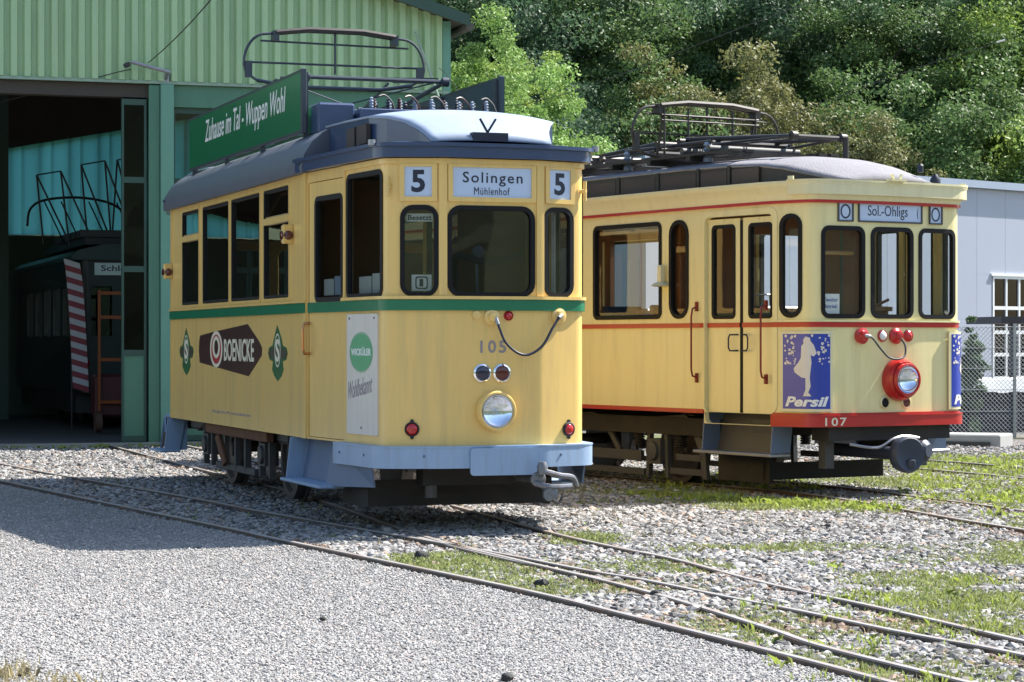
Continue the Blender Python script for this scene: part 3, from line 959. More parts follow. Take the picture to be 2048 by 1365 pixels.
for i, (x, y, zc) in enumerate(((-7.5, 70, 10), (-11, 73, 12), (-15, 69, 10), (-9.5, 80, 16), (-14.5, 82, 17), (-19, 76, 13))):
    tree("broadleaf_tree", x, y, 1.15, ("mid", "dark", "mid", "blue", "dark", "mid")[i], "%s tree wholly behind the green depot, number %s along" % (("mid green", "dark green", "mid green", "bluish green", "dark green", "mid green")[i], ("one", "two", "three", "four", "five", "six")[i]), zc=zc, group="trees behind the depot")
# lighter young trees in front, right of the depot
for (x, y, zc, sc, kind, lab) in ((-.75, 49, 6.4, .85, "light", "small light green tree beside the depot corner"), (.35, 50, 5.3, .9, "light", "light green young tree above the yellow tram's roof sign"),
                                  (1.35, 51, 4.4, .85, "light", "low light green tree right of the yellow tram's roof"), (-.1, 52, 6.6, .7, "lime", "young yellow-green tree behind the depot corner"),
                                  (5.0, 60.3, 6.0, 1.3, "olive", "olive bush behind the cream tram's pantograph"), (7.3, 60, 4.9, 1.1, "olive", "olive bush right of the cream tram's pantograph"),
                                  (9.3, 60.5, 5.0, .9, "olive", "small olive bush above the grey hall's roof")):
    tree("young_tree", x, y, sc, kind, lab, small=True, zc=zc, group="young trees in front of the wood")
# ------------------------------------------------------------------ shared tram materials
YEL = M("tram_yellow_paint", (.78, .525, .17), rough=.32, var=.05, scale=1.3, bump=.10, bscale=2.5, dirt=(.50, .36, .16), dirt_amt=.55, dscale=1.1, streak=True, coat=.25)
CRM = M("tram_cream_paint", (.78, .69, .35), rough=.3, var=.05, scale=1.3, bump=.03, bscale=7, dirt=(.46, .38, .19), dirt_amt=.35, dscale=1.1, streak=True, coat=.25)
CRM2 = M("tram_pale_cream_paint", (.72, .66, .40), rough=.35, var=.05, scale=2, dirt=(.5, .45, .3), dirt_amt=.3, streak=True)
GRN = M("belt_green_paint", (.012, .16, .075), rough=.3, var=.15, scale=4)
RED = M("trim_red_paint", (.42, .012, .012), rough=.32, var=.12, scale=3, coat=.3)
BLU = M("bumper_blue_paint", (.27, .38, .54), rough=.4, var=.08, scale=2, dirt=(.2, .22, .26), dirt_amt=.45, dscale=3, streak=True)
STEPB = M("step_blue_grey", (.11, .155, .245), rough=.5, var=.12, scale=3, dirt=(.12, .12, .12), dirt_amt=.5)
NAVY = M("roof_edge_blue", (.032, .055, .125), rough=.3, var=.15, scale=4, coat=.3, bump=.15, bscale=9)
ROOFG = M("roof_slate_grey", (.085, .095, .12), rough=.5, var=.12, scale=2, dirt=(.05, .05, .06), dirt_amt=.5, bump=.05)
HOODW = M("hood_pale_blue_grey", (.27, .33, .43), rough=.38, var=.06, scale=2, dirt=(.36, .36, .38), dirt_amt=.4)
FELT = M("roof_felt_grey", (.20, .195, .215), rough=.9, var=.14, scale=9, bump=.5, bscale=50, dirt=(.13, .125, .13), dirt_amt=.7)
RUB = M("black_rubber", (.006, .006, .007), rough=.6, spec=.25, var=.2)
BLK = M("underframe_black", (.018, .017, .016), rough=.75, var=.35, scale=5, dirt=(.06, .045, .035), dirt_amt=.6)
GRY = M("truck_frame_grey", (.065, .065, .066), rough=.6, var=.2, scale=4, dirt=(.05, .045, .04), dirt_amt=.6, dscale=4)
RST = M("rusty_beam", (.14, .065, .035), rough=.85, var=.35, scale=6, dirt=(.05, .035, .03), dirt_amt=.5)
STL = M("bright_steel", (.34, .345, .36), rough=.4, metal=.7, var=.15, scale=8)
WHL = M("wheel_steel", (.11, .1, .095), rough=.5, metal=.6, var=.25)
CHR = M("chrome", (.85, .87, .92), rough=.1, metal=1, var=.03)
GLS = glass("window_glass", (.62, .67, .66), 1.5)
GLS2 = glass("window_glass_clear", (.9, .93, .92), .8)
GLSD = glass("window_glass_dark", (.25, .27, .30), 1.2)
LENS = glass("lamp_glass", (.93, .96, 1.0), .7)
LRED = M("red_lens", (.45, .008, .01), rough=.12, var=.1, coat=.6)
LRED2 = M("dark_red_lens", (.09, .008, .008), rough=.1, var=.1, coat=.6)
LBLU = M("dark_blue_lens", (.012, .012, .045), rough=.08, var=.1, coat=.8)
WOOD = M("varnished_wood", (.19, .07, .022), rough=.35, var=.3, scale=4, coat=.2)
WOODL = M("light_wood_trim", (.42, .25, .1), rough=.4, var=.15, scale=4)
DKIN = M("interior_dark_panel", (.045, .032, .028), rough=.6, var=.2)
BEIGE = M("interior_beige", (.52, .46, .32), rough=.5, var=.06)
SEATG = M("seat_green_vinyl", (.02, .06, .05), rough=.4, var=.15)
SEATB = M("seat_dark_blue", (.02, .035, .07), rough=.45, var=.15)
WHT = M("white_enamel", (.78, .78, .76), rough=.35, var=.03)
SIGNW = M("destination_glass_white", (.50, .60, .78), rough=.25, var=.05, coat=.5)
INK = M("dark_ink", (.012, .016, .035), rough=.5, var=.1)
GRYTXT = M("faded_grey_letters", (.26, .23, .24), rough=.6, var=.2)
SGRN = M("sign_green", (.010, .15, .06), rough=.3, var=.12, scale=2, coat=.3)
CIGAR = M("cigar_brown", (.045, .016, .012), rough=.35, var=.25, scale=4)
CREAML = M("cream_lettering", (.72, .66, .5), rough=.45, var=.05)
EMBR = M("emblem_red", (.4, .03, .03), rough=.4, var=.1)
EMBG = M("emblem_green", (.012, .11, .03), rough=.4, var=.2)
OLV = M("emblem_dark_olive", (.05, .05, .03), rough=.4, var=.2)
POSTW = M("advert_board_white", (.66, .61, .54), rough=.5, var=.05, dirt=(.5, .46, .38), dirt_amt=.5, streak=True)
BADGE = M("badge_green", (.10, .36, .17), rough=.45, var=.08)
COPPER = M("brass_handle", (.55, .27, .12), rough=.3, metal=.9, var=.15)
PNTG = M("pantograph_grey", (.06, .07, .085), rough=.4, metal=.4, var=.2, scale=10)
PNTB = M("pantograph_dark", (.035, .031, .028), rough=.5, metal=.2, var=.3, scale=10)
PORC = M("porcelain", (.22, .27, .34), rough=.3, var=.06, coat=.5)
CARB = M("contact_strip", (.05, .042, .04), rough=.6, var=.3)
PBLUE = M("poster_blue", (.018, .045, .36), rough=.3, var=.18, scale=3, coat=.3)
PVIO = M("poster_violet", (.10, .08, .22), rough=.3, var=.25, scale=5, coat=.3)
PFIG = M("poster_figure", (.66, .62, .56), rough=.4, var=.05)

def headlamp(parent, o, ax, r, ring, deep=.05, name="headlight"):
    ax = Vector(ax)
    h = MB().lathe([(r * .86, -.02), (r * 1.02, -.02), (r * 1.06, .0), (r * 1.05, deep), (r * .98, deep + .02), (r * .88, deep + .022), (r * .86, deep + .005)], o, ax, 40)
    # open ring: drop the two caps
    h.f = h.f[:-2]
    hl = h.build(name, ring, parent, smooth=50)
    k_ = min(1.0, deep / .075) if deep > .04 else 1.0
    MB().lathe([(r * .88, deep), (r * .78, deep - .035 * k_), (r * .55, deep - .06 * k_), (r * .25, deep - .072 * k_), (r * .06, deep - .075 * k_)], o, ax, 32).drop(1).build("reflector", CHR, hl, smooth=60)
    MB().lathe([(r * .16, deep - .045), (r * .16, deep - .02), (r * .08, deep - .01)], o, ax, 14).build("bulb", LENS, hl, smooth=50)
    prof = [(r * .89 * math.cos(t), deep + .004 + .035 * math.sin(t)) for t in [i * math.pi / 2 / 6 for i in range(6)]] + [(.004, deep + .039)]
    MB().lathe(prof, o, ax, 36).drop(1).build("lens", LENS, hl, smooth=60)
    return hl

def round_lamp(parent, o, ax, r, ring, lens, name="tail_light", dome=.02, lug=False):
    m = MB().lathe([(r * 1.0, -.01), (r * 1.22, -.01), (r * 1.24, .012), (r * 1.02, .02), (r * .98, .008)], o, ax, 24)
    m.f = m.f[:-2]
    if lug:
        ax = Vector(ax); o = Vector(o)
        for s in (-1, 1):
            m.cyl(o + Vector((0, 0, s * r * 1.35)), o + Vector((0, 0, s * r * 1.35)) + ax * .012, r * .32, 10)
    a = m.build(name, ring, parent, smooth=50)
    prof = [(r * math.cos(t), .006 + dome * math.sin(t)) for t in [i * math.pi / 2 / 5 for i in range(5)]] + [(.003, .006 + dome)]
    MB().lathe(prof, o, ax, 24).build("lens", lens, a, smooth=60)
    return a

def wheel(parent, x, y, r=.38, w=.1, mat=None, zc=None):
    zc = r if zc is None else zc
    s = -1 if x < 0 else 1
    m = MB().lathe([(r * .2, -.05), (r * .24, -.04), (r * .28, -.02), (r * .78, -.01), (r * .84, -.05), (r, -.05), (r, .045), (r * 1.07, .05), (r * 1.07, .075), (r * .3, .075)], (x, y, zc), (-s, 0, 0), 36)
    o = m.build("wheel", mat or WHL, parent, smooth=35)
    MB().cyl((x, y, zc), (-x, y, zc), .06, 12).build("axle", WHL, o) if s < 0 else None
    return o

def hood(name, parent, prof, z0, mat, side_mat, n=14, tail=True):
    """raised roof centre: prof rows (y, half width, edge z, crown z); vertical sides down to z0 are a part of their own"""
    v, f = [], []
    for (y, hw, ze, zc) in prof:
        for k in range(n + 1):
            t = -1 + 2 * k / n
            v.append((t * (hw + .012), y, ze + (zc - ze) * (1 - abs(t) ** 2.4)))
    m = n + 1
    for i in range(len(prof) - 1):
        for k in range(n):
            f.append((i * m + k, i * m + k + 1, (i + 1) * m + k + 1, (i + 1) * m + k))
    mb = MB().add(v, f)
    top = mb.build(name, mat, parent, smooth=50)
    sd = top.modifiers.new("thickness", 'SOLIDIFY'); sd.thickness = .018; sd.offset = -1
    for s in (-1, 1):
        v, f = [], []
        for (y, hw, ze, zc) in prof:
            v += [(s * hw, y, z0), (s * hw, y, ze + .002)]
        for i in range(len(prof) - 1):
            f.append((2 * i, 2 * i + 1, 2 * i + 3, 2 * i + 2))
        MB().add(v, f).build("clerestory_side", side_mat, parent)
    return top

def pantograph(parent, y, zb, zh, hw, knee, mat, kz, kf, kw=.7, bowr=.36, low=.12, cage=False):
    """base frame, insulators; arms and collector bow as sub-parts"""
    m = MB()
    for sx in (-.5, .5):
        m.tube([(sx, y - .75, zb + .2), (sx, y + .75, zb + .2)], .022, 8)
    for sy in (-.7, .7):
        m.tube([(-.5, y + sy, zb + .2), (.5, y + sy, zb + .2)], .022, 8)
    m.tube([(-.5, y - .2, zb + .24), (.5, y - .2, zb + .24)], .035, 10)
    m.tube([(-.5, y + .2, zb + .24), (.5, y + .2, zb + .24)], .035, 10)
    for q in (-.18, .18):
        m.tube([(q, y - .5, zb + .23), (q, y + .5, zb + .23)], .03, 8)
    p = m.build("pantograph", mat, parent, smooth=40)
    for sx in (-.5, .5):
        for sy in (-.7, .7):
            MB().lathe([(.05, zb), (.05, zb + .04), (.028, zb + .055), (.055, zb + .08), (.028, zb + .1), (.055, zb + .125), (.028, zb + .15), (.05, zb + .17), (.03, zb + .2)], (sx, y + sy, 0), (0, 0, 1), 12).build("insulator", PORC, p, smooth=40)
    for e, ky in ((-1, y - kf), (1, y + knee)):
        a = MB()
        for sx in (-1, 1):
            a.tube([(sx * .4, y + e * .2, zb + .26), (sx * kw, ky, kz)], [.03, .02], 8)
            a.tube([(sx * kw, ky, kz), (sx * hw * .62, y + e * .1, zh - .5)], .014, 8)
        a.tube([(-.4, y + e * .2, zb + .27), (kw, ky, kz + .02)], .008, 6)
        a.tube([(kw * .9, ky, kz + .03), (-hw * .6, y + e * .1, zh - .5)], .008, 6)
        a.build("arm", mat, p, smooth=40)
        k = MB().tube([(-kw - .04, ky, kz), (kw + .04, ky, kz)], .02, 8)
        for sx in (-1, 1):
            k.lathe([(.02, -.04), (.045, -.03), (.045, .03), (.02, .04)], (sx * kw, ky, kz), (1, 0, 0), 12)
        k.build("knee_shaft", mat, p, smooth=40)
    def arc(side):
        o = []
        for i in range(9):
            t = math.pi / 2 * i / 8
            o.append((side * (hw - bowr * .62 + bowr * .62 * math.sin(t)), y, zh - .06 - bowr * (1 - math.cos(t)) * .85))
        return o
    top = [(-x[0], x[1], x[2]) for x in arc(1)][::-1] + [(-hw * .3, y, zh - .01), (hw * .3, y, zh - .01)] + arc(1)
    lowz = top[0][2]
    b = MB().tube([(-hw * .86, y, lowz - low * 1.3), (-hw * .98, y, lowz - low * .7)] + top + [(hw * .98, y, lowz - low * .7), (hw * .86, y, lowz - low * 1.3)], .014, 8)
    b.tube([(-hw * .86, y, lowz - low * 1.3), (-hw * .5, y, lowz - low * 1.75), (hw * .5, y, lowz - low * 1.75), (hw * .86, y, lowz - low * 1.3)], .02, 8)
    b.tube([(-hw * .97, y, lowz + .02), (hw * .97, y, lowz + .02)], .012, 6)
    b.tube([(-hw * .82, y, zh - .13), (hw * .82, y, zh - .15)], .011, 6)
    b.tube([(0, y, zh - .03), (0, y, lowz - low * .6)], .012, 6)
    for sx in (-1, 1):
        b.box(sx * hw * .95 - .035, sx * hw * .95 + .035, y - .02, y + .02, lowz - low * 1.1, lowz + .03)
        b.box(sx * hw * .66 - .03, sx * hw * .66 + .03, y - .06, y + .06, zh - .13, zh - .03)
    if cage:
        for q in (-.62, -.3, .3, .62):
            b.tube([(hw * q, y - .06, zh - .06), (hw * q, y - .06, lowz - low * 1.4)], .012, 6)
        for zz in (zh - .14, (zh + lowz) / 2 - .02, lowz - low):
            b.tube([(-hw * .66, y - .06, zz), (hw * .66, y - .06, zz)], .012, 6)
        b.tube([(-hw * .62, y - .06, zh - .06), (-hw * .62, y + .1, lowz - .3)], .014, 6)
        b.tube([(hw * .62, y - .06, zh - .06), (hw * .62, y + .1, lowz - .3)], .014, 6)
    b.build("collector_bow", mat, p, smooth=40)
    for sy in (-.05, .05):
        MB().tube([(-hw * .66, y + sy, zh - .045), (-hw * .3, y + sy, zh - .005), (hw * .3, y + sy, zh - .005), (hw * .66, y + sy, zh - .045)], .026, 6).build("contact_strip", CARB, p, smooth=40)
    return p

def seat(parent, x0, x1, y, mat, face=1, z=.85):
    m = MB().box(x0, x1, y - .22, y + .22, z + .38, z + .46)
    s = m.build("seat", mat, parent, bevel=.02)
    MB().box(x0, x1, y + face * .2 - .03, y + face * .2 + .03, z + .44, z + .98).build("seat_back", mat, s, bevel=.02)
    return s

# ================================================================== TRAM ONE (yellow, line 5)
T1 = empty("tram", (-.162, 19.066, 0.02), .334)
tag(T1, "yellow and green tram with a blue bumper, sign 5 Solingen and a green roof advert", "tram")
E1 = 17.667
PA = Path([(-1.032, 8.094), (-1.032, 1.993), (-.851, .143), (-.412, 0), (.412, 0), (.851, .143), (1.032, 1.993), (1.032, 8.094)],
          {2: .1, 3: .04, 4: .04, 5: .1})
PR = Path([(1.032, 8.094), (.79, 9.2), (.4, 9.33), (-.4, 9.33), (-.79, 9.2), (-1.032, 8.094)], {1: .1, 4: .1})
ZB, ZT = .624, 2.93
def mir(s0, s1): return E1 - s1, E1 - s0

SIDEW = [(.629, 1.513), (1.719, 2.981), (3.1, 4.337), (4.501, 5.477)]
for side in (0, 1):
    hs = [mir(*a) if side else a for a in SIDEW]
    a, b = mir(0, 6.101) if side else (0, 6.101)
    panel("side_wall", PA, a, b, ZB, ZT, [rrect(p, q, 1.862, 2.868, .03) for p, q in hs], 0, .05, YEL, T1)
    for i, (p, q) in enumerate(hs):
        w = window(PA, p, q, 1.862, 2.868, .03, T1, GLS, RUB, fw=.03, d=.004, lip=-.004)
        if i in (0, 3):
            panel("vent_bar", PA, p, q, 2.545, 2.605, [], .012, .03, YEL, w)
            # tilted vent pane
            n = PA.nrm((p + q) / 2)
            fr = MB()
            c = [PA.p3(p + .03, 2.61, -.02), PA.p3(q - .03, 2.61, -.02), PA.p3(q - .03, 2.84, -.16), PA.p3(p + .03, 2.84, -.16)]
            fr.tube(c, .014, 6, closed=True)
            fr.build("vent_frame", WOODL, w)
        shape("window_surround", PA, rrect(p - .05, q + .05, 1.83, 2.9, .04), .006, .012, YEL, w, holes=[rrect(p - .002, q + .002, 1.86, 2.87, .03)])
    pa, pb = mir(6.0, 6.125) if side else (6.0, 6.125)
    panel("corner_post", PA, pa, pb, ZB, ZT, [], .016, .02, YEL, T1)
    pa, pb = mir(-0.0, .06) if side else (0, .06)
    panel("corner_post", PA, pa, pb, ZB, ZT, [], .012, .02, YEL, T1)
    a2, b2 = mir(0, 6.12) if side else (0, 6.12)
    panel("belt_stripe", PA, a2, b2, 1.713, 1.80, [], .022, .022, GRN, T1)
    panel("sill_moulding", PA, a2, b2, 1.803, 1.826, [], .03, .03, YEL, T1)
    # door leaf of the entrance
    a, b = mir(6.149, 7.032) if side else (6.149, 7.032)
    dw = mir(6.301, 6.961) if side else (6.301, 6.961)
    dl = panel("door", PA, a + .006, b - .006, .645, 2.835, [rrect(dw[0], dw[1], 1.815, 2.7, .06)], -.012, .035, YEL, T1)
    window(PA, dw[0], dw[1], 1.815, 2.7, .06, dl, GLS, RUB, d=-.006, fw=.028, name="window_frame", sub=True, gd=-.03)
    dws = mir(6.15, 7.03) if side else (6.15, 7.03)
    panel("belt_stripe", PA, dws[0], dws[1], 1.713, 1.80, [], .006, .02, GRN, dl)
    hx = E1 - 6.2 if side else 6.2
    MB().tube([PA.p3(hx, 1.62, .0), PA.p3(hx, 1.62, .05), PA.p3(hx, 1.58, .065), PA.p3(hx, 1.4, .065), PA.p3(hx, 1.36, .05), PA.p3(hx, 1.36, 0)], .014, 8).build("handle", COPPER, dl, smooth=50)
# platform + front wall, one bent sheet with the door openings cut out
FH = [(7.114, 7.892, 1.831, 2.837, .06), (8.09, 8.374, 1.834, 2.544, .09), (8.468, 9.189, 1.834, 2.544, .1), (9.293, 9.577, 1.834, 2.544, .09), (9.775, 10.553, 1.831, 2.837, .06)]
holes = [rrect(*h) for h in FH] + [rrect(6.149, 7.032, .64, 2.84, .02), rrect(*mir(6.149, 7.032), .64, 2.84, .02)]
panel("front_wall", PA, 6.103, 11.564, ZB, ZT, holes, 0, .05, YEL, T1)
for i, h in enumerate(FH):
    window(PA, *h, T1, GLS if i != 2 else GLSD, RUB, fw=.026, lip=.012, d=.01)
panel("belt_stripe", PA, 7.045, 10.622, 1.713, 1.80, [], .024, .024, GRN, T1)
panel("sill_moulding", PA, 7.045, 10.622, 1.803, 1.828, [], .036, .036, YEL, T1)
for s in (8.421, 9.246):
    panel("pillar_moulding", PA, s - .032, s + .032, 1.83, ZT, [], .016, .016, YEL, T1)
for s in (7.06, 10.607):
    panel("pillar_moulding", PA, s - .022, s + .022, 1.81, ZT, [], .012, .012, YEL, T1)
panel("cornice", PA, 7.0, 10.66, 2.885, ZT - .002, [], .02, .02, YEL, T1)
# number and destination boxes
for (a, b, t) in ((8.114, 8.334, "5"), (9.333, 9.553, "5"), (8.501, 9.168, None)):
    bx = shape("destination_box", PA, rrect(a - .04, b + .04, 2.585, 2.89, .01), .02, .022, YEL, T1, holes=[rrect(a, b, 2.622, 2.862, .0)])
    panel("display", PA, a - .005, b + .005, 2.617, 2.867, [], .006, .004, SIGNW, bx)
    if t:
        c = (a + b) / 2
        text("lettering", PA, "5", c - .055, c + .055, 2.655, 2.835, .009, INK, bx, bold=.03)
    else:
        text("lettering", PA, "Solingen", a + .085, b - .075, 2.712, 2.825, .009, INK, bx, bold=.006, spacing=1.18)
        text("lettering", PA, "Mühlenhof", a + .18, b - .185, 2.642, 2.703, .009, INK, bx, bold=0.0, spacing=1.12)
# bracket and little lamp holders on the corners
for s in (7.99, 9.69):
    m = MB().cyl(PA.p3(s, 2.7, 0), PA.p3(s, 2.7, .05), .018, 10)
    m.cyl(PA.p3(s, 2.62, .04), PA.p3(s, 2.78, .04), .014, 10)
    m.build("flag_bracket", YEL, T1, smooth=40)
# papers and driver's things behind the panes
panel("window_card", PA, 8.13, 8.34, 2.425, 2.49, [], -.045, .003, WHT, T1)
text("lettering", PA, "Besetzt", 8.14, 8.33, 2.435, 2.478, -.043, INK, T1, bold=.02)
cd = panel("window_card", PA, 8.17, 8.33, 1.87, 2.0, [], -.045, .003, WHT, T1)
shape("card_ring", PA, rrect(8.2, 8.3, 1.885, 1.985, .02), -.042, .002, INK, cd, holes=[rrect(8.21, 8.29, 1.895, 1.975, .015)])
text("lettering", PA, "1", 8.233, 8.263, 1.905, 1.965, -.042, INK, cd, bold=0.0)
m = MB().tube([(-.08, .12, 1.75), (-.08, .14, 2.15)], .012, 8).lathe([(.01, 0), (.05, .005), (.05, .025), (.01, .03)], (-.08, .125, 2.19), (0, -1, 0), 18)
m.build("mirror_stalk", STL, T1, smooth=40)
MB().tube([(-.36, .1, 2.2), (-.25, .1, 2.16), (0, .12, 2.1), (.3, .1, 2.16)], .03, 10).build("grab_rail", GRY, T1, smooth=40)
MB().tube([(.62, .25, 1.8), (.62, .25, 2.9)], .018, 8).build("pole", STL, T1, smooth=40)
for k, (a, b) in enumerate(((6.36, 6.6), (6.62, 6.9), (7.2, 7.48), (7.5, 7.8))):
    panel("leaflet", PA, a, b, 1.86, 1.86 + .14 + .02 * (k % 2), [], -.07, .003, (WHT, SIGNW, WHT, WHT)[k], T1)
# front fittings
Z = lambda s, z, d=0.0: PA.p3(s, z, d)
N1 = PA.nrm(8.8)
headlamp(T1, Z(8.858, .906, .01), N1, .155, YEL)
round_lamp(T1, Z(8.748, 1.21, .005), N1, .06, CHR, LBLU, "signal_lamp", .012)
round_lamp(T1, Z(8.915, 1.21, .005), N1, .06, CHR, LRED2, "signal_lamp", .012)
round_lamp(T1, Z(8.174, .764, .004), PA.nrm(8.174), .048, BLK, LRED, "tail_light", .025, lug=True)
round_lamp(T1, Z(9.535, .748, .004), PA.nrm(9.535), .048, BLK, LRED, "tail_light", .025, lug=True)
round_lamp(T1, Z(8.973, 1.672, .0), N1, .032, EMBR, LRED, "marker_light", .03)
sk = MB().lathe([(.066, -.005), (.066, .02), (.04, .03), (.035, .06), (.01, .065)], Z(8.83, 1.66), N1, 20).build("jumper_socket", YEL, T1, smooth=40)
sk = MB().lathe([(.072, -.005), (.072, .02), (.045, .03), (.04, .06), (.01, .065)], Z(9.43, 1.676), PA.nrm(9.43), 20).build("jumper_socket", YEL, T1, smooth=40)
MB().lathe([(.036, -.004), (.036, .015), (.01, .02)], Z(8.7, 1.676), N1, 18).build("cover_cap", YEL, T1, smooth=40)
cp = catmull([Z(8.85, 1.66, .05), Z(8.87, 1.58, .075), Z(8.92, 1.46, .085), Z(9.02, 1.375, .085), Z(9.12, 1.36, .085), Z(9.23, 1.43, .085), Z(9.31, 1.57, .08), Z(9.38, 1.655, .075), Z(9.42, 1.676, .06)], 5)
cb = MB().tube(cp, .011, 8).build("jumper_cable", INK, T1, smooth=60)
MB().tube(cp[:5], .017, 8).build("cable_plug", STL, cb, smooth=50)
MB().tube(cp[-6:], .019, 8).build("cable_plug", STL, cb, smooth=50)
text("fleet_number", PA, "105", 8.735, 8.955, 1.372, 1.474, .003, GRYTXT, T1, bold=.02, spacing=1.25)
# adverts
bd = panel("advert_board", PA, 7.137, 7.826, .705, 1.69, [], .016, .016, POSTW, T1, r=.01)
shape("badge", PA, ellipse(7.47, 1.376, .245, .155), .018, .002, BADGE, bd)
shape("badge_rim", PA, ellipse(7.47, 1.376, .262, .166), .0175, .001, BADGE, bd, holes=[ellipse(7.47, 1.376, .252, .16)])
text("lettering", PA, "WICKÜLER", 7.245, 7.695, 1.35, 1.42, .0195, WHT, bd, bold=.03)
text("lettering", PA, "Wohlbekannt", 7.18, 7.72, .985, 1.13, .018, GRYTXT, bd, bold=.005, shear=.35, slope=.13)
for (a, b) in ((7.2, 1.655), (7.76, 1.655), (7.47, .76)):
    MB().lathe([(.011, 0), (.009, .004), (.002, .005)], Z(a, b, .016), PA.nrm(a), 8).build("screw", INK, bd)
L8 = 8.094
pent = [(6.556, 1.478), (6.513, 1.531), (6.002, 1.56), (4.268, 1.635), (3.787, 1.469), (3.665, 1.406), (3.683, 1.335), (3.857, 1.27), (4.232, 1.134), (5.51, 1.197), (6.535, 1.248), (6.578, 1.372)]
cg = shape("cigar_advert", PA, [(L8 - u, z) for u, z in pent], .003, .003, CIGAR, T1)
c1 = L8 - 5.70
shape("band", PA, ellipse(c1, 1.39, .3, .185), .0045, .001, CREAML, cg, holes=[ellipse(c1, 1.39, .24, .15)])
shape("band", PA, ellipse(c1, 1.39, .24, .15), .0043, .001, EMBR, cg, holes=[ellipse(c1, 1.41, .18, .112)])
shape("band", PA, ellipse(c1, 1.41, .18, .112), .0045, .001, CREAML, cg, holes=[ellipse(c1, 1.41, .1, .075)])
text("lettering", PA, "BOENICKE", L8 - 5.33, L8 - 3.998, 1.273, 1.494, .0045, CREAML, cg, bold=.02)
lg = [(3.06, 1.615), (2.9, 1.5), (2.84, 1.43), (2.70, 1.41), (2.66, 1.36), (2.72, 1.30), (2.85, 1.287), (2.816, 1.211), (2.9, 1.15), (3.043, 1.105), (3.17, 1.15), (3.258, 1.206), (3.225, 1.283), (3.36, 1.30), (3.42, 1.36), (3.38, 1.41), (3.24, 1.43), (3.18, 1.5)]
for off in (0, 4.2):
    e = shape("emblem", PA, [(L8 - u - off, z) for u, z in lg], .003, .003, EMBG, T1)
    shape("emblem_lobes", PA, ellipse(L8 - 3.04 - off, 1.357, .36, .058), .0042, .001, OLV, e)
    shape("emblem_oval", PA, ellipse(L8 - 3.04 - off, 1.385, .115, .155), .0045, .001, CREAML, e, holes=[ellipse(L8 - 3.04 - off, 1.385, .095, .14)])
    text("lettering", PA, "S", L8 - 3.12 - off, L8 - 2.96 - off, 1.28, 1.49, .005, CREAML, e, bold=.03)
text("side_lettering", PA, "Bergische Museumsbahnen", 2.2, 3.95, .735, .775, .002, GRYTXT, T1, bold=.01)
# indicators on the pillars
for s, z in ((5.6, 2.42), (.03, 2.25)):
    q = MB().box(-.05, .05, -.04, .04, -.085, .085, Matrix.Translation(PA.p3(s, z, .045)))
    ind = q.build("direction_indicator", YEL, T1, bevel=.012)
    MB().lathe([(.042, 0), (.04, .012), (.01, .02)], PA.p3(s, z - .01, .094), (-1, 0, 0), 16).build("lens", LRED2, ind, smooth=50)
    MB().lathe([(.042, 0), (.04, .012), (.01, .02)], PA.p3(s, z - .01, .045) + Vector((0, -.04, 0)), (0, -1, 0), 16).build("lens", LRED2, ind, smooth=50)
# rear platform
panel("rear_wall", PR, 0, PR.S[-1], ZB, ZT, [rrect(.2, .9, 1.83, 2.8, .06), rrect(1.22, 1.46, 1.834, 2.544, .08), rrect(1.63, 2.25, 1.834, 2.544, .1), rrect(2.42, 2.66, 1.834, 2.544, .08), rrect(2.95, 3.65, 1.83, 2.8, .06)], 0, .05, YEL, T1)
panel("belt_stripe", PR, 0.02, PR.S[-1] - .02, 1.713, 1.80, [], .022, .022, GRN, T1)
# ---------------- roof
prof = [(-1.0, 2.93), (-1.1, 2.925), (-1.105, 2.975), (-1.085, 3.08), (-1.01, 3.2), (-.9, 3.29), (-.75, 3.355), (-.5, 3.4), (0, 3.43)]
prof = prof + [(-x, z) for x, z in prof[:-1]][::-1]
m = MB()
ys = (1.86, 8.2)
for y in ys:
    m.add([(x, y, z) for x, z in prof], [])
n = len(prof)
fs = [(k, k + 1, n + k + 1, n + k) for k in range(n - 1)] + [tuple(range(n)), tuple(range(n, 2 * n))[::-1], (0, n, 2 * n - 1, n - 1)]
m.add([], []); m.f += fs
m.build("roof", ROOFG, T1, smooth=40)
MB().box(-.66, -.6, 2.1, 8.0, 3.385, 3.41).build("walkway_board", GRY, T1)
for pth, s0, s1 in ((PA, 6.0, E1 - 6.0), (PR, .02, PR.S[-1] - .02)):
    fa = panel("roof_fascia", pth, s0, s1, 2.934, 3.035, [], .075, .09, NAVY, T1)
    panel("gutter", pth, s0, s1, 3.02, 3.05, [], .098, .03, NAVY, fa)
    q = [s0 + (s1 - s0) * i / 40 for i in range(41)]
    r0 = [pth.p3(s, 3.037, .08) for s in q]
    r1 = [pth.p3(s, 3.075, -.12) for s in q]
    mm = MB().add(r0 + r1, [(i, i + 1, 42 + i, 41 + i) for i in range(40)])
    mm.add(r1, [tuple(range(41))])
    mm.build("platform_roof", NAVY, T1, smooth=40)
for s in (7.9, 9.77):
    MB().cyl(PA.p3(s, 3.03, .11), PA.p3(s, 3.075, .11), .03, 10).build("gutter_spout", STL, T1, smooth=40)
hp = [(.0, .5, 3.07, 3.09), (.1, .52, 3.13, 3.17), (.2, .55, 3.18, 3.24), (.35, .62, 3.25, 3.31), (.55, .72, 3.30, 3.37), (.8, .80, 3.325, 3.40), (1.4, .84, 3.335, 3.42), (1.95, .86, 3.34, 3.425)]
hood("hood", T1, hp, 3.06, HOODW, NAVY)
hp2 = [(9.33 - a, b, c, e) for a, b, c, e in hp][::-1]
hood("hood", T1, hp2, 3.06, HOODW, NAVY)
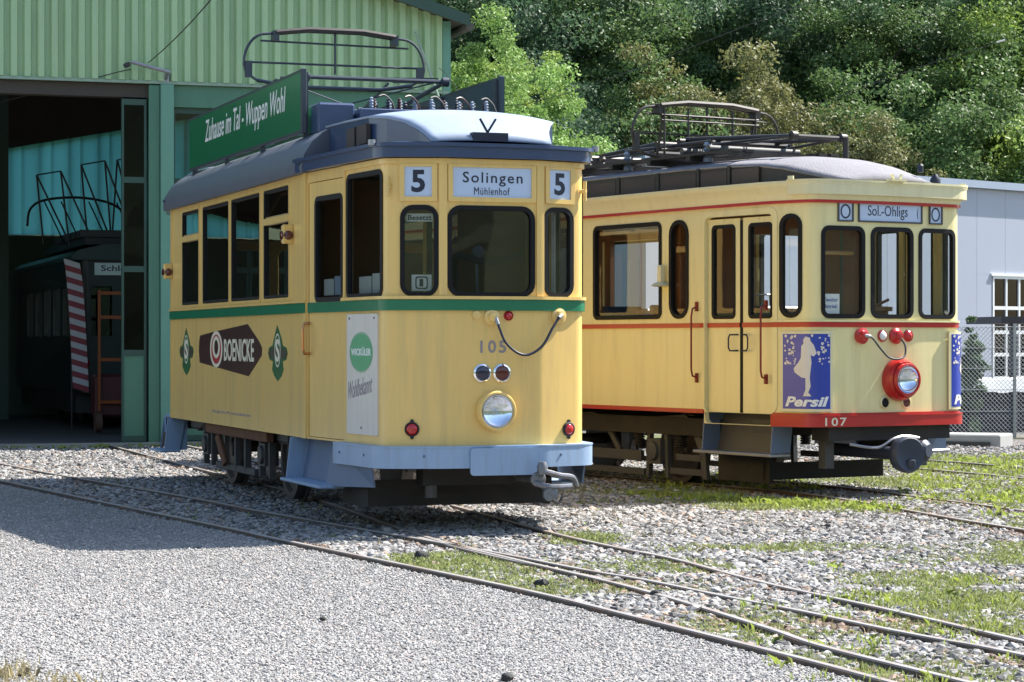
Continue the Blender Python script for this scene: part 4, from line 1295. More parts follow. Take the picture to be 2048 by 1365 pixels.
for (y0, y1) in ((.75, 1.05), (1.12, 1.55)):
    MB().box(-.838, -.80, y0, y1, 3.1, 3.26).build("clerestory_pane", DKIN, T1)
vb = MB().box(-.16, .14, -.0, .12, 3.08, 3.145)
vb.bar((-.02, .05, 3.15), (-.085, .05, 3.26), .016, .016).bar((-.02, .05, 3.15), (.05, .05, 3.26), .016, .016)
vb.build("flag_holder", INK, T1)
# roof adverts
for sx, lab in ((-1, True), (1, False)):
    bdp = Path([(-.93, 7.5), (-.93, 2.52)]) if sx < 0 else Path([(.93, 2.45), (.93, 7.5)])
    rs = panel("roof_sign", bdp, 0, bdp.S[-1], 3.335, 3.885, [], .02, .04, SGRN if sx < 0 else M("sign_back_slate", (.03, .055, .075), rough=.4, var=.2), T1)
    for y in (2.54, 4.2, 5.8, 7.45):
        MB().box(sx * .90 - .02, sx * .90 + .02, y - .025, y + .025, 3.2, 3.87).build("sign_post", PNTG, rs)
    for zz in (3.34, 3.88):
        MB().box(sx * .93 - .022, sx * .93 + .022, 2.5, 7.5, zz - .012, zz + .012).build("sign_rail", PNTG, rs)
    if lab:
        text("lettering", bdp, "Zuhause im Tal - Wuppen Wohl", .85, 4.42, 3.50, 3.80, .023, WHT, rs, bold=.004, shear=.22)
    MB().box(sx * .93 - .025, sx * .93 + .025, 2.47, 2.51, 3.32, 3.9).build("end_cap", PNTG, rs, bevel=.005)
for sm_ in (1.60, 3.04, 4.42):
    panel("seam_strip", PA, sm_ - .012, sm_ + .012, ZB + .01, 1.10, [], .004, .004, YEL, T1)
rv = MB()
for s_ in np.linspace(.12, 5.95, 60):
    rv.lathe([(.007, 0), (.005, .003), (.001, .004)], PA.p3(float(s_), .65, 0), (-1, 0, 0), 5)
rv.build("rivet_row", YEL, T1)["kind"] = "stuff"
# rooftop gear
MB().box(-.5, .62, 2.15, 3.3, 3.38, 3.53).build("resistor_base", NAVY, T1, bevel=.01)
MB().box(-.86, -.52, 2.25, 2.8, 3.3, 3.58).build("roof_box", NAVY, T1, bevel=.02)
random.seed(3)
for k in range(22):
    x = -.36 + k * .053 + random.uniform(-.02, .02)
    y = 2.25 + (k * 7 % 5) * .07
    MB().lathe([(.022, 3.46), (.022, 3.475), (.012, 3.48), (.024, 3.495), (.012, 3.505), (.024, 3.52), (.012, 3.53), (.024, 3.545), (.012, 3.555), (.018, 3.57), (.006, 3.58)], (x, y, .06), (0, 0, 1), 10).build("insulator", (PORC, CIGAR, PORC, PNTG)[k % 4], T1, smooth=40)
for k in range(5):
    x = -.3 + k * .24
    MB().tube(catmull([(x, 2.25, 3.65), (x + .06, 2.28, 3.665), (x + .13, 2.3, 3.61), (x + .16, 2.3, 3.53)], 4), .008, 6).build("roof_cable", (GRY, CIGAR)[k % 2], T1, smooth=50)
for k in range(6):
    MB().box(-.3 + k * .16, -.24 + k * .16, 2.5, 3.2, 3.53, 3.6).build("resistor_bank", CARB, T1)
pantograph(T1, 4.9, 3.42, 4.575, .93, 1.5, PNTG, 3.93, 1.5, .68)
# ---------------- interior
MB().prism([(-.78, .2), (.78, .2), (.96, 2.0), (.96, 8.1), (.7, 9.1), (-.7, 9.1), (-.96, 8.1), (-.96, 2.0)], lambda a, b, t: (a, b, .84 + t), .04).build("floor", DKIN, T1)
MB().prism([(-.78, .2), (.78, .2), (.96, 2.0), (.96, 8.1), (.7, 9.1), (-.7, 9.1), (-.96, 8.1), (-.96, 2.0)], lambda a, b, t: (a, b, 2.885 + t), .03).build("ceiling", DKIN, T1)
for y in (1.98, 8.06):
    b = MB().box(-.98, -.36, y, y + .04, .88, 2.88).box(.36, .98, y, y + .04, .88, 2.88).box(-.36, .36, y, y + .04, 2.6, 2.88)
    b.build("bulkhead", WOOD, T1)
for y in (2.8, 3.9, 5.0, 6.1, 7.2):
    for x in (-.95, .35):
        seat(T1, x, x + .6, y, SEATG, 1)
for x in (-.42, .42):
    MB().tube([(x, 2.1, 2.62), (x, 8.0, 2.62)], .016, 8).build("grab_rail", STL, T1)
MB().box(-.2, .2, .3, .55, .88, 1.72).build("controller", DKIN, T1, bevel=.03)
# ---------------- under the floor
MB().box(-.8, .8, 1.0, 8.6, .5, .64).build("underframe", BLK, T1)
for s, u in ((-1, 4.45), (1, 4.45), (-1, 7.1), (1, 7.1)):
    wheel(T1, s * .52, u, .40, zc=.335)
for s in (-1, 1):
    x = s * .8
    f = MB()
    f.bar((x, 3.5, .56), (x, 8.0, .56), .06, .07)
    f.bar((x, 4.9, .17), (x, 6.7, .17), .05, .07)
    for u in (5.3, 5.75):
        f.bar((x, u, .17), (x, u, .53), .05, .07)
    f.build("truck_frame", GRY, T1, bevel=.008)
    MB().bar((s * .9, 3.9, .56), (s * .9, 6.7, .56), .08, .1).bar((s * .9, 6.25, .5), (s * .86, 6.05, .2), .05, .1).build("sole_bar", RST, T1, bevel=.01)
    for u in (4.45, 7.1):
        q = MB().box(x - s * .02 - .07, x - s * .02 + .07, u - .11, u + .11, .26, .48)
        q.lathe([(.09, 0), (.085, .03), (.03, .035)], (x + s * .05, u, .37), (s, 0, 0), 16)
        ab = q.build("axle_box", GRY, T1, smooth=40)
        q = MB()
        for k in range(5):
            t = [(x + s * .02, u + (-.45 + .9 * i / 8) * (1 - k * .16), .5 + k * .014 + .05 * (1 - ((i - 4) / 4) ** 2)) for i in range(9)]
            for a, b in zip(t[:-1], t[1:]): q.bar(a, b, .06, .012)
        q.build("leaf_spring", BLK, ab)
        for e in (-1, 1):
            MB().bar((x, u + e * .2, .15), (x, u + e * .2, .55), .06, .06).build("pedestal", GRY, ab)
        MB().box(s * .52 - .05, s * .52 + .05, u - .5, u - .44, .2, .5).build("brake_shoe", WHL, T1)
    # entrance step
    for e, y0 in ((1, 0), (-1, 10.65)):
        g = (lambda u: u) if e > 0 else (lambda u: 8.15 + (2.45 - u) * .45)
        st = MB().add([(s * .86, g(2.45), .62), (s * .86, g(1.2), .62), (s * .93, g(1.2), .26), (s * .93, g(2.45), .26)], [(0, 1, 2, 3)])
        stp = st.build("entrance_step", STEPB, T1)
        sd = stp.modifiers.new("thickness", 'SOLIDIFY'); sd.thickness = .02
        MB().box(s * 1.02 - .13, s * 1.02 + .1, min(g(2.48), g(1.1)), max(g(2.48), g(1.1)), .235, .262).build("tread", BLU, stp, bevel=.008)
        q = MB()
        for u0 in (2.44,):
            q.prism([(s * .84, .62), (s * 1.06, .62), (s * 1.1, .26), (s * .84, .26)], lambda a, b, t, u0=u0: (a, g(u0) + t, b), .02)
        q.build("step_cheek", BLU, stp)
        q = MB().add([(s * 1.0, g(1.2), .61), (s * .93, g(.3), .5), (s * .9, g(.3), .29), (s * 1.05, g(1.25), .25)], [(0, 1, 2, 3)])
        q = q.build("step_bracket", STEPB, stp)
        sd = q.modifiers.new("thickness", 'SOLIDIFY'); sd.thickness = .015
m = MB().box(-.86, .74, .62, .66, .115, .33)
m.build("lifeguard", BLK, T1)
MB().box(-.86, -.83, .66, 1.4, .1, .45).box(.71, .74, .66, 1.4, .1, .45).build("lifeguard_arm", BLK, T1)
MB().tube([(-.42, .3, .6), (-.42, .3, .2)], .05, 10).build("sand_pipe", GRY, T1)
MB().box(-.5, .5, .25, .45, .3, .6).build("buffer_beam", BLK, T1)
for pth, s0, s1, cs in ((PA, 7.0, 10.667, (8.62, 9.19)), (PR, .3, PR.S[-1] - .3, (1.65, 2.23))):
    bp = panel("bumper", pth, s0, s1, .452, .618, [], .085, .018, BLU, T1)
    panel("bumper_top", pth, s0, s1, .618, .63, [], .09, .1, BLU, bp)
    shape("bumper_plate", pth, rrect(cs[0], cs[1], .393, .612, .03), .108, .022, BLU, bp)
    for s in np.linspace(s0 + .15, s1 - .15, 7):
        MB().lathe([(.012, 0), (.01, .006), (.002, .008)], pth.p3(float(s), .55, .086), pth.nrm(float(s)), 8).build("bolt", STEPB, bp)
# coupler
m = MB().tube([(.28, .6, .36), (.33, -.12, .36)], .035, 12)
m.lathe([(.03, 0), (.06, .03), (.065, .05), (.05, .06)], (.335, -.12, .36), (.05, -1, 0), 18)
m.tube(catmull([(.33, -.16, .4), (.38, -.22, .42), (.5, -.22, .39), (.62, -.2, .37), (.66, -.18, .3)], 5), .022, 8)
m.tube(catmull([(.3, -.18, .33), (.42, -.24, .3), (.6, -.22, .3)], 5), .025, 8)
m.lathe([(.04, 0), (.045, .06), (.03, .1)], (.36, -.2, .40), (0, 0, 1), 14)
m.lathe([(.03, 0), (.035, .07), (.02, .1)], (.45, -.23, .2), (0, 0, 1), 12)
m.lathe([(.05, -.02), (.055, 0), (.05, .02)], (.4, -.24, .24), (0, -1, 0), 14)
m.build("coupler", M("coupler_steel", (.2, .205, .22), rough=.45, metal=.6, var=.3, scale=9, dirt=(.07, .05, .04), dirt_amt=.7, dscale=8), T1, smooth=40)
MB().tube(catmull([(.36, -.18, .3), (.42, -.22, .2), (.5, -.2, .17), (.56, -.16, .25)], 5), .012, 6).build("chain", WHL, T1)
# ================================================================== TRAM TWO (cream and red, 107)
T2 = empty("tram", (3.817, 23.812, -.11), .551)
T2.scale = (1.09, 1.09, 1.09)
tag(T2, "pale cream tram with red lines, red bumper numbered 107 and sign Sol.-Ohligs", "tram")
E2 = 17.736
PB = Path([(-1.07, 8.0), (-1.07, 1.47), (-1.025, .464), (-.882, .04), (-.288, 0), (.288, 0), (.882, .04), (1.025, .464), (1.07, 1.47), (1.07, 8.0)],
          {1: .06, 2: .12, 3: .13, 4: .08, 5: .08, 6: .13, 7: .12, 8: .06})
PBR = Path([(1.07, 8.0), (.9, 9.3), (.3, 9.42), (-.3, 9.42), (-.9, 9.3), (-1.07, 8.0)], {1: .1, 4: .1})
YB, YT = .79, 2.80
def mir2(s0, s1): return E2 - s1, E2 - s0
SW2 = [(.35, 1.5, .06), (1.8, 2.95, .06), (3.2, 4.4, .06), (4.657, 5.83, .06), (5.99, 6.279, .13)]
for side in (0, 1):
    q = [(*mir2(a, b), r) if side else (a, b, r) for a, b, r in SW2]
    a, b = mir2(0, 6.54) if side else (0, 6.54)
    panel("side_wall", PB, a, b, YB, YT, [rrect(x0, x1, 1.70, 2.625, r) for x0, x1, r in q], 0, .05, CRM, T2)
    for x0, x1, r in q:
        window(PB, x0, x1, 1.70, 2.625, r, T2, GLS2, RUB, fw=.026, lip=.014, d=.012)
    panel("belt_line", PB, a, b, 1.598, 1.642, [], .014, .014, RED, T2)
    panel("bottom_line", PB, a, b, .785, .825, [], .014, .016, RED, T2)
    # folding door, two leaves with a dark seam between
    for (d0, d1, w0, w1) in ((6.56, 7.035, 6.625, 6.955), (7.075, 7.53, 7.165, 7.49)):
        if side: d0, d1 = mir2(d0, d1); w0, w1 = mir2(w0, w1)
        dl = panel("door_leaf", PB, d0, d1, .80, 2.62, [rrect(w0, w1, 1.69, 2.555, .04)], -.035, .035, CRM, T2, r=.01)
        window(PB, w0, w1, 1.69, 2.555, .04, dl, GLS2, RUB, d=-.03, fw=.022, gd=-.05, name="window_frame", sub=True)
        panel("belt_line", PB, d0, d1, 1.598, 1.642, [], -.024, .012, RED, dl)
        hs = d1 - .03 if (d0 < 7 and not side) else d0 + .03
        sg = -1 if (d0 < 7 and not side) else 1
        MB().tube([PB.p3(hs, 1.53, -.03), PB.p3(hs, 1.53, .01), PB.p3(hs + sg * .07, 1.53, .01), PB.p3(hs + sg * .09, 1.5, .01), PB.p3(hs + sg * .09, 1.41, .01), PB.p3(hs + sg * .07, 1.38, .01), PB.p3(hs, 1.38, .01), PB.p3(hs, 1.38, -.03)], .008, 6).build("handle", INK, dl)
        MB().lathe([(.012, 0), (.01, .01), (.003, .012)], PB.p3((d0 + d1) / 2, 2.6, -.035), PB.nrm((d0 + d1) / 2), 8).build("door_stud", CRM2, dl)
    a, b = mir2(7.037, 7.073) if side else (7.037, 7.073)
    panel("door_seal", PB, a, b, .80, 2.6, [], -.03, .02, RUB, T2)
    # red handrails beside the door
    for s, bend in ((6.435, 0), (7.455, 1)):
        ss = E2 - s if side else s
        pts = [PB.p3(ss, 1.80, .0), PB.p3(ss, 1.78, .06), PB.p3(ss, 1.7, .075), PB.p3(ss, 1.2, .075), PB.p3(ss, 1.14, .06), PB.p3(ss, 1.12, 0)]
        hr = MB().tube(pts, .0095, 8).build("handrail", M("handrail_dark_red", (.2, .012, .012), rough=.4, var=.15), T2, smooth=60)
        for z in (1.80, 1.12):
            MB().box(-.014, .014, -.014, .014, -.045, .045, Matrix.Translation(PB.p3(ss, z, .01))).build("handrail_foot", MATS["handrail_dark_red"], hr)
    # entrance well and step
    a = -1 if not side else 1
    st = MB().add([(a * .8, 1.5, .80), (a * .8, .44, .80), (a * .88, .44, .43), (a * .88, 1.55, .43)], [(0, 1, 2, 3)]).build("entrance_step", GRY, T2)
    MB().box(a * .97 - .12, a * .97 + .12, .42, 1.62, .405, .435).build("tread", STL, st, bevel=.006)
    for u in (1.5, .44):
        MB().prism([(.8, .79), (1.03, .79), (1.06, .44), (.84, .44)], lambda p, z, t, u=u: (a * p, u + t, z), .015).build("step_cheek", STEPB, st)
    MB().box(a * .83 - .012, a * .83 + .012, .6, 1.0, .56, .74).build("inspection_plate", GRY, st)
# front sheet
F2 = [(7.629, 7.845, 1.695, 2.617, .1), (8.075, 8.532, 1.69, 2.505, .07), (8.628, 9.108, 1.69, 2.505, .07), (9.204, 9.661, 1.69, 2.505, .07), (E2 - 7.845, E2 - 7.629, 1.695, 2.617, .1)]
panel("front_wall", PB, 6.541, E2 - 6.541, YB - .1, YT, [rrect(*h) for h in F2] + [rrect(6.553, 7.535, .6, 2.64, .05)[:] if 0 else rrect(6.553, 7.535, .695, 2.64, .06), rrect(E2 - 7.535, E2 - 6.553, .695, 2.64, .06)], 0, .05, CRM, T2)
for h in F2:
    window(PB, *h, T2, GLS2, RUB, fw=.026, lip=.014, d=.012)
shape("door_surround", PB, rrect(6.50, 7.59, .80, 2.7, .09), .008, .01, CRM, T2, holes=[rrect(6.553, 7.535, .79 + .012, 2.64, .06)])
panel("belt_line", PB, 7.54, E2 - 7.54, 1.598, 1.642, [], .014, .014, RED, T2)
panel("sill_moulding", PB, 7.54, E2 - 7.54, 1.645, 1.662, [], .022, .022, CRM, T2)
# eave: cream curved cornice with a thin red line below
for pth, s0, s1 in ((PB, 0, E2), (PBR, 0, PBR.S[-1])):
    panel("cornice_line", pth, s0, s1, 2.725, 2.752, [], .03, .03, RED, T2)
    n = 60
    q = sorted(set([s0 + (s1 - s0) * i / n for i in range(n + 1)] + [p[0] for p in pth.pts if s0 < p[0] < s1]))
    rows = [(2.752, .026), (2.79, .034), (2.83, .05), (2.87, .075), (2.905, .095), (2.925, .09), (2.93, -.15)]
    vs, fs = [], []
    for z, d in rows: vs += [pth.p3(s, z, d) for s in q]
    k = len(q)
    for i in range(len(rows) - 1):
        for j in range(k - 1):
            fs.append((i * k + j, i * k + j + 1, (i + 1) * k + j + 1, (i + 1) * k + j))
    MB().add(vs, fs).build("cornice", CRM2, T2, smooth=50)
panel("visor", PB, 7.75, E2 - 7.75, 2.80, 2.915, [], .085, .04, CRM2, T2, r=.03)
panel("visor_gutter", PB, 7.75, E2 - 7.75, 2.915, 2.935, [], .098, .08, CRM2, T2)
for s in (7.8, E2 - 7.8):
    MB().cyl(PB.p3(s, 2.93, .1), PB.p3(s, 2.965, .1), .03, 10).build("gutter_spout", CRM2, T2, smooth=40)
# destination boxes
for a, b in ((8.255, 8.4), (9.336, 9.481), (8.482, 9.217)):
    bx = shape("destination_box", PB, rrect(a - .014, b + .014, 2.558, 2.742, .006), .016, .018, GRY, T2, holes=[rrect(a, b, 2.572, 2.73, .004)])
    panel("display", PB, a - .004, b + .004, 2.568, 2.734, [], .006, .004, SIGNW, bx)
    if b - a > .3:
        text("lettering", PB, "Sol.-Ohligs", a + .095, b - .165, 2.588, 2.714, .008, INK, bx, bold=.0)
        text("lettering", PB, "(", b - .05, b - .032, 2.6, 2.7, .008, INK, bx)
    else:
        c = (a + b) / 2
        shape("lettering", PB, ellipse(c, 2.651, .056, .066), .008, .002, INK, bx, holes=[ellipse(c, 2.651, .041, .051)])
# posters on stand-off plates over the curved corners
for (q0, q1) in ((7.64, 8.171), (E2 - 8.171, E2 - 7.64)):
    pp = PB
    po = panel("poster", PB, q0, q1, .83, 1.56, [], .03, .02, CRM2, T2)
    a, b = q0 + .03, q1 - .03
    panel("poster_print", pp, a, b, .855, 1.535, [], .032, .002, PBLUE, po)
    g = lambda x, z: (a + x * (b - a), .855 + z * .68)
    fig = [(.46, .17), (.62, .17), (.56, .22), (.6, .30), (.58, .42), (.62, .62), (.6, .72), (.66, .70), (.72, .74), (.66, .86), (.6, .90), (.58, .95), (.5, .965), (.46, .92), (.47, .87), (.42, .84), (.41, .68), (.36, .62), (.25, .54), (.27, .49), (.42, .42), (.5, .41), (.5, .26)]
    shape("poster_figure", pp, [g(*t) for t in fig], .035, .001, PFIG, po)
    random.seed(11)
    mb2 = MB()
    for i in range(90):
        x, z = random.uniform(.03, .97), random.uniform(.6, .98)
        if .3 < x < .75 and z < .97: continue
        r = random.uniform(.006, .016)
        c = g(x, z)
        mb2.add([pp.p3(c[0] + dx * r, c[1] + dz * r, .035) for dx, dz in ((-1, -.4), (.6, -1), (1, .5), (-.4, 1))], [(0, 1, 2, 3)])
    mb2.build("poster_blossom", PFIG, po)
    text("lettering", pp, "Persil", g(.06, 0)[0], g(.96, 0)[0], g(0, .03)[1], g(0, .165)[1], .036, WHT, po, bold=.035, shear=.25)
# lamps and sockets
N2 = PB.nrm(8.9)
Z2 = lambda s, z, d=0.0: PB.p3(s, z, d)
hl = headlamp(T2, Z2(8.94, 1.115, .10), N2, .15, RED, deep=.03)
pr = [(.19, -.01), (.2, .02), (.19, .07), (.165, .12)]
m = MB().lathe(pr, Z2(8.94, 1.115), N2, 40); m.f = m.f[:-2]
m.build("headlight_housing", RED, T2, smooth=50)
round_lamp(T2, Z2(8.775, .905, .003), N2, .045, CRM2, RUB, "signal_lamp", .01)
round_lamp(T2, Z2(9.03, .905, .003), N2, .045, CRM2, LRED2, "signal_lamp", .01)
MB().lathe([(.07, -.005), (.075, .03), (.05, .04), (.04, .07), (.01, .075)], Z2(8.5, 1.518), N2, 20).build("jumper_socket", RED, T2, smooth=45)
MB().lathe([(.07, -.005), (.075, .03), (.05, .045), (.04, .08), (.01, .085)], Z2(8.9, 1.518), N2, 20).build("jumper_socket", RED, T2, smooth=45)
round_lamp(T2, Z2(8.75, 1.518, .0), N2, .045, RED, WHT, "marker_light", .03)
round_lamp(T2, Z2(9.06, 1.52, .0), N2, .045, RED, LRED, "marker_light", .03)
cp = catmull([Z2(8.5, 1.52, .06), Z2(8.56, 1.5, .09), Z2(8.65, 1.40, .1), Z2(8.74, 1.32, .11), Z2(8.84, 1.305, .13), Z2(8.92, 1.34, .12), Z2(8.94, 1.43, .1), Z2(8.9, 1.51, .07)], 5)
cb = MB().tube(cp, .01, 8).build("jumper_cable", GRY, T2, smooth=60)
MB().tube(cp[:5], .018, 8).build("cable_plug", STL, cb, smooth=50)
# red bumper
bp = panel("bumper", PB, 7.545, E2 - 7.545, .69, .785, [], .045, .02, RED, T2)
panel("bumper_top", PB, 7.545, E2 - 7.545, .785, .797, [], .05, .06, RED, bp)
panel("bumper_line", PB, 7.545, E2 - 7.545, .797, .815, [], .02, .02, RED, bp)
text("lettering", PB, "107", 8.08, 8.31, .70, .775, .047, CREAML, bp, bold=.012, spacing=1.2)
# rear
panel("rear_wall", PBR, 0, PBR.S[-1], YB, YT, [rrect(.4, 1.1, 1.7, 2.6, .08), rrect(1.4, 1.85, 1.69, 2.5, .07), rrect(2.0, 2.45, 1.69, 2.5, .07), rrect(2.6, 2.95, 1.69, 2.5, .07)], 0, .05, CRM, T2)
# ---------------- roof with clerestory
hp = [(-.02, .5, 2.94, 2.96), (.1, .56, 2.955, 3.03), (.25, .62, 2.985, 3.09), (.45, .68, 3.03, 3.15), (.7, .72, 3.085, 3.2), (1.0, .75, 3.125, 3.235), (1.5, .76, 3.15, 3.26), (2.2, .77, 3.16, 3.27), (7.4, .77, 3.16, 3.27), (8.3, .75, 3.13, 3.24), (8.9, .68, 3.03, 3.15), (9.3, .55, 2.95, 3.0)]
hood("clerestory_roof", T2, hp, 2.925, FELT, PNTB)
MB().box(-.85, .85, .3, 9.1, 2.90, 2.927).build("roof_deck", PNTB, T2)
for y in (1.0, 1.5, 2.0, 2.7, 3.4, 4.1, 4.8, 5.5):
    w = .42 if y < 2 else .6
    for s in (-1, 1):
        MB().box(s * .768 - .006, s * .768 + .006, y, y + w, 2.96, 3.11).build("clerestory_pane", DKIN, T2)
        MB().box(s * .772 - .01, s * .772 + .01, y + w + .02, y + w + .06, 2.93, 3.15).build("clerestory_post", PNTB, T2)
m = MB()
for x in (-.6, -.45, .45, .6):
    m.box(x - .05, x + .05, 1.55, 6.5, 3.3, 3.325)
for y in np.linspace(1.6, 6.4, 8):
    m.box(-.66, .66, float(y) - .03, float(y) + .03, 3.25, 3.3)
m.build("roof_walkway", PNTB, T2)
for y in (2.0, 2.45):
    MB().cyl((-.62, y, 3.36), (.5, y, 3.36), .035, 12).build("resistor_tube", GRY, T2, smooth=40)
MB().box(-.5, .2, 4.3, 5.6, 3.33, 3.45).build("roof_box", PNTB, T2, bevel=.02)
for k in range(10):
    MB().lathe([(.035, 3.32), (.02, 3.35), (.04, 3.38), (.02, 3.41), (.035, 3.43)], (-.6, 3.9 + .25 * k, 0), (0, 0, 1), 10).build("insulator", CARB, T2, smooth=40)
pantograph(T2, 2.87, 3.24, 3.9, .93, 2.0, PNTB, 3.43, 1.8, .3, bowr=.34, low=.14, cage=True)
MB().cyl((.28, 1.0, 3.2), (.28, 1.0, 3.43), .03, 10).build("pantograph_rest", PNTB, T2)
MB().lathe([(.05, 2.96), (.05, 3.0), (.02, 3.05)], (.75, .25, 0), (0, 0, 1), 12).build("roof_bell", INK, T2, smooth=40)
m = MB().bar((-.06, -.1, 2.94), (-.09, -.1, 3.0), .02, .02).bar((.0, -.1, 2.94), (.03, -.1, 3.0), .02, .02).box(-.12, .06, -.14, -.06, 2.935, 2.955)
m.build("flag_holder", CRM2, T2)
MB().lathe([(.03, 0), (.03, .06), (.015, .08)], (.45, .12, 3.05), (0, 0, 1), 10).build("roof_hook", INK, T2)
# ---------------- interior
MB().prism([(-.8, .15), (.8, .15), (.95, .6), (.98, 8.0), (.8, 9.2), (-.8, 9.2), (-.98, 8.0), (-.95, .6)], lambda a, b, t: (a, b, .84 + t), .04).build("floor", DKIN, T2)
MB().prism([(-.8, .15), (.8, .15), (.95, .6), (.98, 8.0), (.8, 9.2), (-.8, 9.2), (-.98, 8.0), (-.95, .6)], lambda a, b, t: (a, b, 2.70 + t), .04).build("ceiling", BEIGE, T2)
for y in (1.5, 7.9):
    b = MB().box(-1.0, -.42, y, y + .04, .88, 2.7).box(.42, 1.0, y, y + .04, .88, 2.7).box(-.42, .42, y, y + .04, 2.5, 2.7)
    b = b.build("bulkhead", WOOD, T2)
for y in (2.3, 3.3, 4.4, 5.5, 6.6):
    for x in (-.97, .35):
        seat(T2, x, x + .6, y, SEATB, 1)
for x in (-.97, .97):
    for y in (2.0, 3.45, 4.7, 6.1):
        MB().box(x - .03, x + .03, y - .06, y + .06, .9, 2.7).build("window_post", WOOD, T2)
    MB().box(x - .04, x + .04, 1.6, 7.9, 2.63, 2.69).build("lining_rail", WOOD, T2)
for y in (2.6, 3.7):
    MB().tube([(.3, y, 1.7), (.32, y, 1.95), (.6, y, 1.95), (.62, y, 1.7)], .012, 6).build("seat_handle", STL, T2)
m = MB().tube([(-.05, .3, .9), (-.05, .3, 1.85)], .02, 8).lathe([(.02, 0), (.05, .01), (.05, .04), (.02, .05)], (-.1, .28, 2.16), (0, -1, 0), 14)
m.tube([(-.1, .28, 2.16), (-.08, .3, 1.85)], .01, 6)
m.build("mirror_stalk", INK, T2)
MB().lathe([(.16, 1.75), (.16, 1.79), (.03, 1.8)], (.1, .35, 0), (0, 0, 1), 18).tube([(.1, .35, 1.8), (.22, .3, 1.86)], .015, 6).tube([(.1, .35, .9), (.1, .35, 1.75)], .12, 14).build("controller", WOOD, T2, smooth=40)
MB().tube([(-.8, .25, 2.28), (-.3, .2, 2.28)], .02, 8).build("grab_rail", WOODL, T2)
MB().tube([(-.35, .3, .9), (-.35, .3, 2.7)], .012, 8).build("pole", SEATG, T2)
cd = panel("window_card", PB, 8.1, 8.3, 1.72, 1.9, [], -.05, .003, WHT, T2)
text("lettering", PB, "Zweiter", 8.115, 8.285, 1.83, 1.865, -.047, PBLUE, cd, shear=.2)
text("lettering", PB, "Betrieb", 8.125, 8.275, 1.77, 1.805, -.047, PBLUE, cd, shear=.2)
ml = MB().box(-.03, .03, -.03, .03, -.09, .09, Matrix.Translation(PB.p3(5.9, 2.12, .05)))
ml.add([], [])
mlo = ml.build("side_lamp", CRM2, T2, bevel=.01)
MB().lathe([(.05, -.12), (.09, -.11), (.05, -.08)], PB.p3(5.9, 2.12, .06), (0, 0, 1), 14).build("lamp_shade", CRM2, mlo, smooth=40)
# ---------------- truck
MB().box(-.85, .85, 1.5, 8.5, .55, .72).build("underframe", BLK, T2)
for s, u in ((-1, 2.6), (1, 2.6), (-1, 5.4), (1, 5.4)):
    wheel(T2, s * .49, u, .34, zc=.385)
for s in (-1, 1):
    x = s * .78
    fr = MB()
    def web(pts, hs):
        def fn(a, b, t): return (x - .02 + t, a, b)
        fr.prism(pts, fn, .04)
    web([(1.78, .13), (1.86, .13), (1.9, .38), (2.02, .58), (2.2, .68), (2.6, .66), (2.6, .72), (2.15, .75), (1.95, .66), (1.82, .42)], 0)
    web([(2.6, .66), (3.4, .6), (3.8, .68), (4.6, .62), (5.4, .66), (5.4, .72), (4.6, .68), (3.8, .74), (3.4, .66), (2.6, .72)], 0)
    web([(1.86, .3), (2.3, .3), (2.3, .36), (1.86, .36)], 0)
    web([(2.9, .27), (5.2, .27), (5.2, .37), (2.9, .37)], 0)
    web([(2.85, .13), (5.6, .13), (5.6, .19), (2.85, .19)], 0)
    web([(1.86, .16), (2.4, .16), (2.4, .22), (1.86, .22)], 0)
    fr.build("truck_frame", GRY, T2)
    for u in (2.6, 5.4):
        q = MB().box(x - .08, x + .08, u - .12, u + .12, .25, .5).lathe([(.1, 0), (.09, .04), (.03, .05)], (x + s * .07, u, .38), (s, 0, 0), 16)
        ab = q.build("axle_box", GRY, T2, smooth=40)
        for e in (-1, 1):
            MB().bar((x + s * .01, u + e * .17, .12), (x + s * .01, u + e * .14, .68), .05, .05).build("pedestal", GRY, ab)
            q = MB()
            for k in range(6):
                q.lathe([(.05, k * .025), (.06, k * .025 + .012), (.05, k * .025 + .022)], (x, u + e * .36, .42), (0, 0, 1), 10)
            q.build("coil_spring", BLK, ab)
    for u in (3.3, 4.3):
        MB().bar((x, u, .36), (x, u + .25, .62), .03, .06).build("brake_hanger", GRY, T2)
MB().box(-.8, .62, .85, .9, .17, .33).build("lifeguard", BLK, T2)
MB().box(-.8, -.76, .8, 1.6, .14, .4).build("lifeguard_arm", BLK, T2)
MB().box(-.62, -.52, .2, .3, .3, .68).box(.5, .6, .2, .3, .3, .68).build("buffer_bracket", GRY, T2)
MB().box(-.7, .75, .05, .3, .56, .69).build("buffer_beam", BLK, T2)
m = MB().tube([(-.1, .8, .45), (-.08, -.2, .44)], .06, 12)
m.lathe([(.06, 0), (.1, .05), (.16, .12), (.17, .2), (.15, .23), (.06, .2)], (-.08, -.15, .44), (-.12, -1, 0), 24)
m.lathe([(.05, 0), (.09, .03), (.1, .1), (.06, .14)], (.1, -.22, .47), (.3, -1, 0), 18)
m.lathe([(.03, 0), (.05, .03), (.05, .09), (.02, .1)], (-.08, -.35, .3), (0, 0, 1), 12)
m.build("coupler", M("coupler_navy", (.03, .04, .065), rough=.5, var=.3, dirt=(.04, .035, .03), dirt_amt=.6), T2, smooth=45)
MB().tube(catmull([(-.5, .0, .53), (-.3, -.15, .5), (-.15, -.2, .58), (.0, -.2, .6), (.15, -.2, .58)], 5), .014, 6).build("coupler_lever", STL, T2)
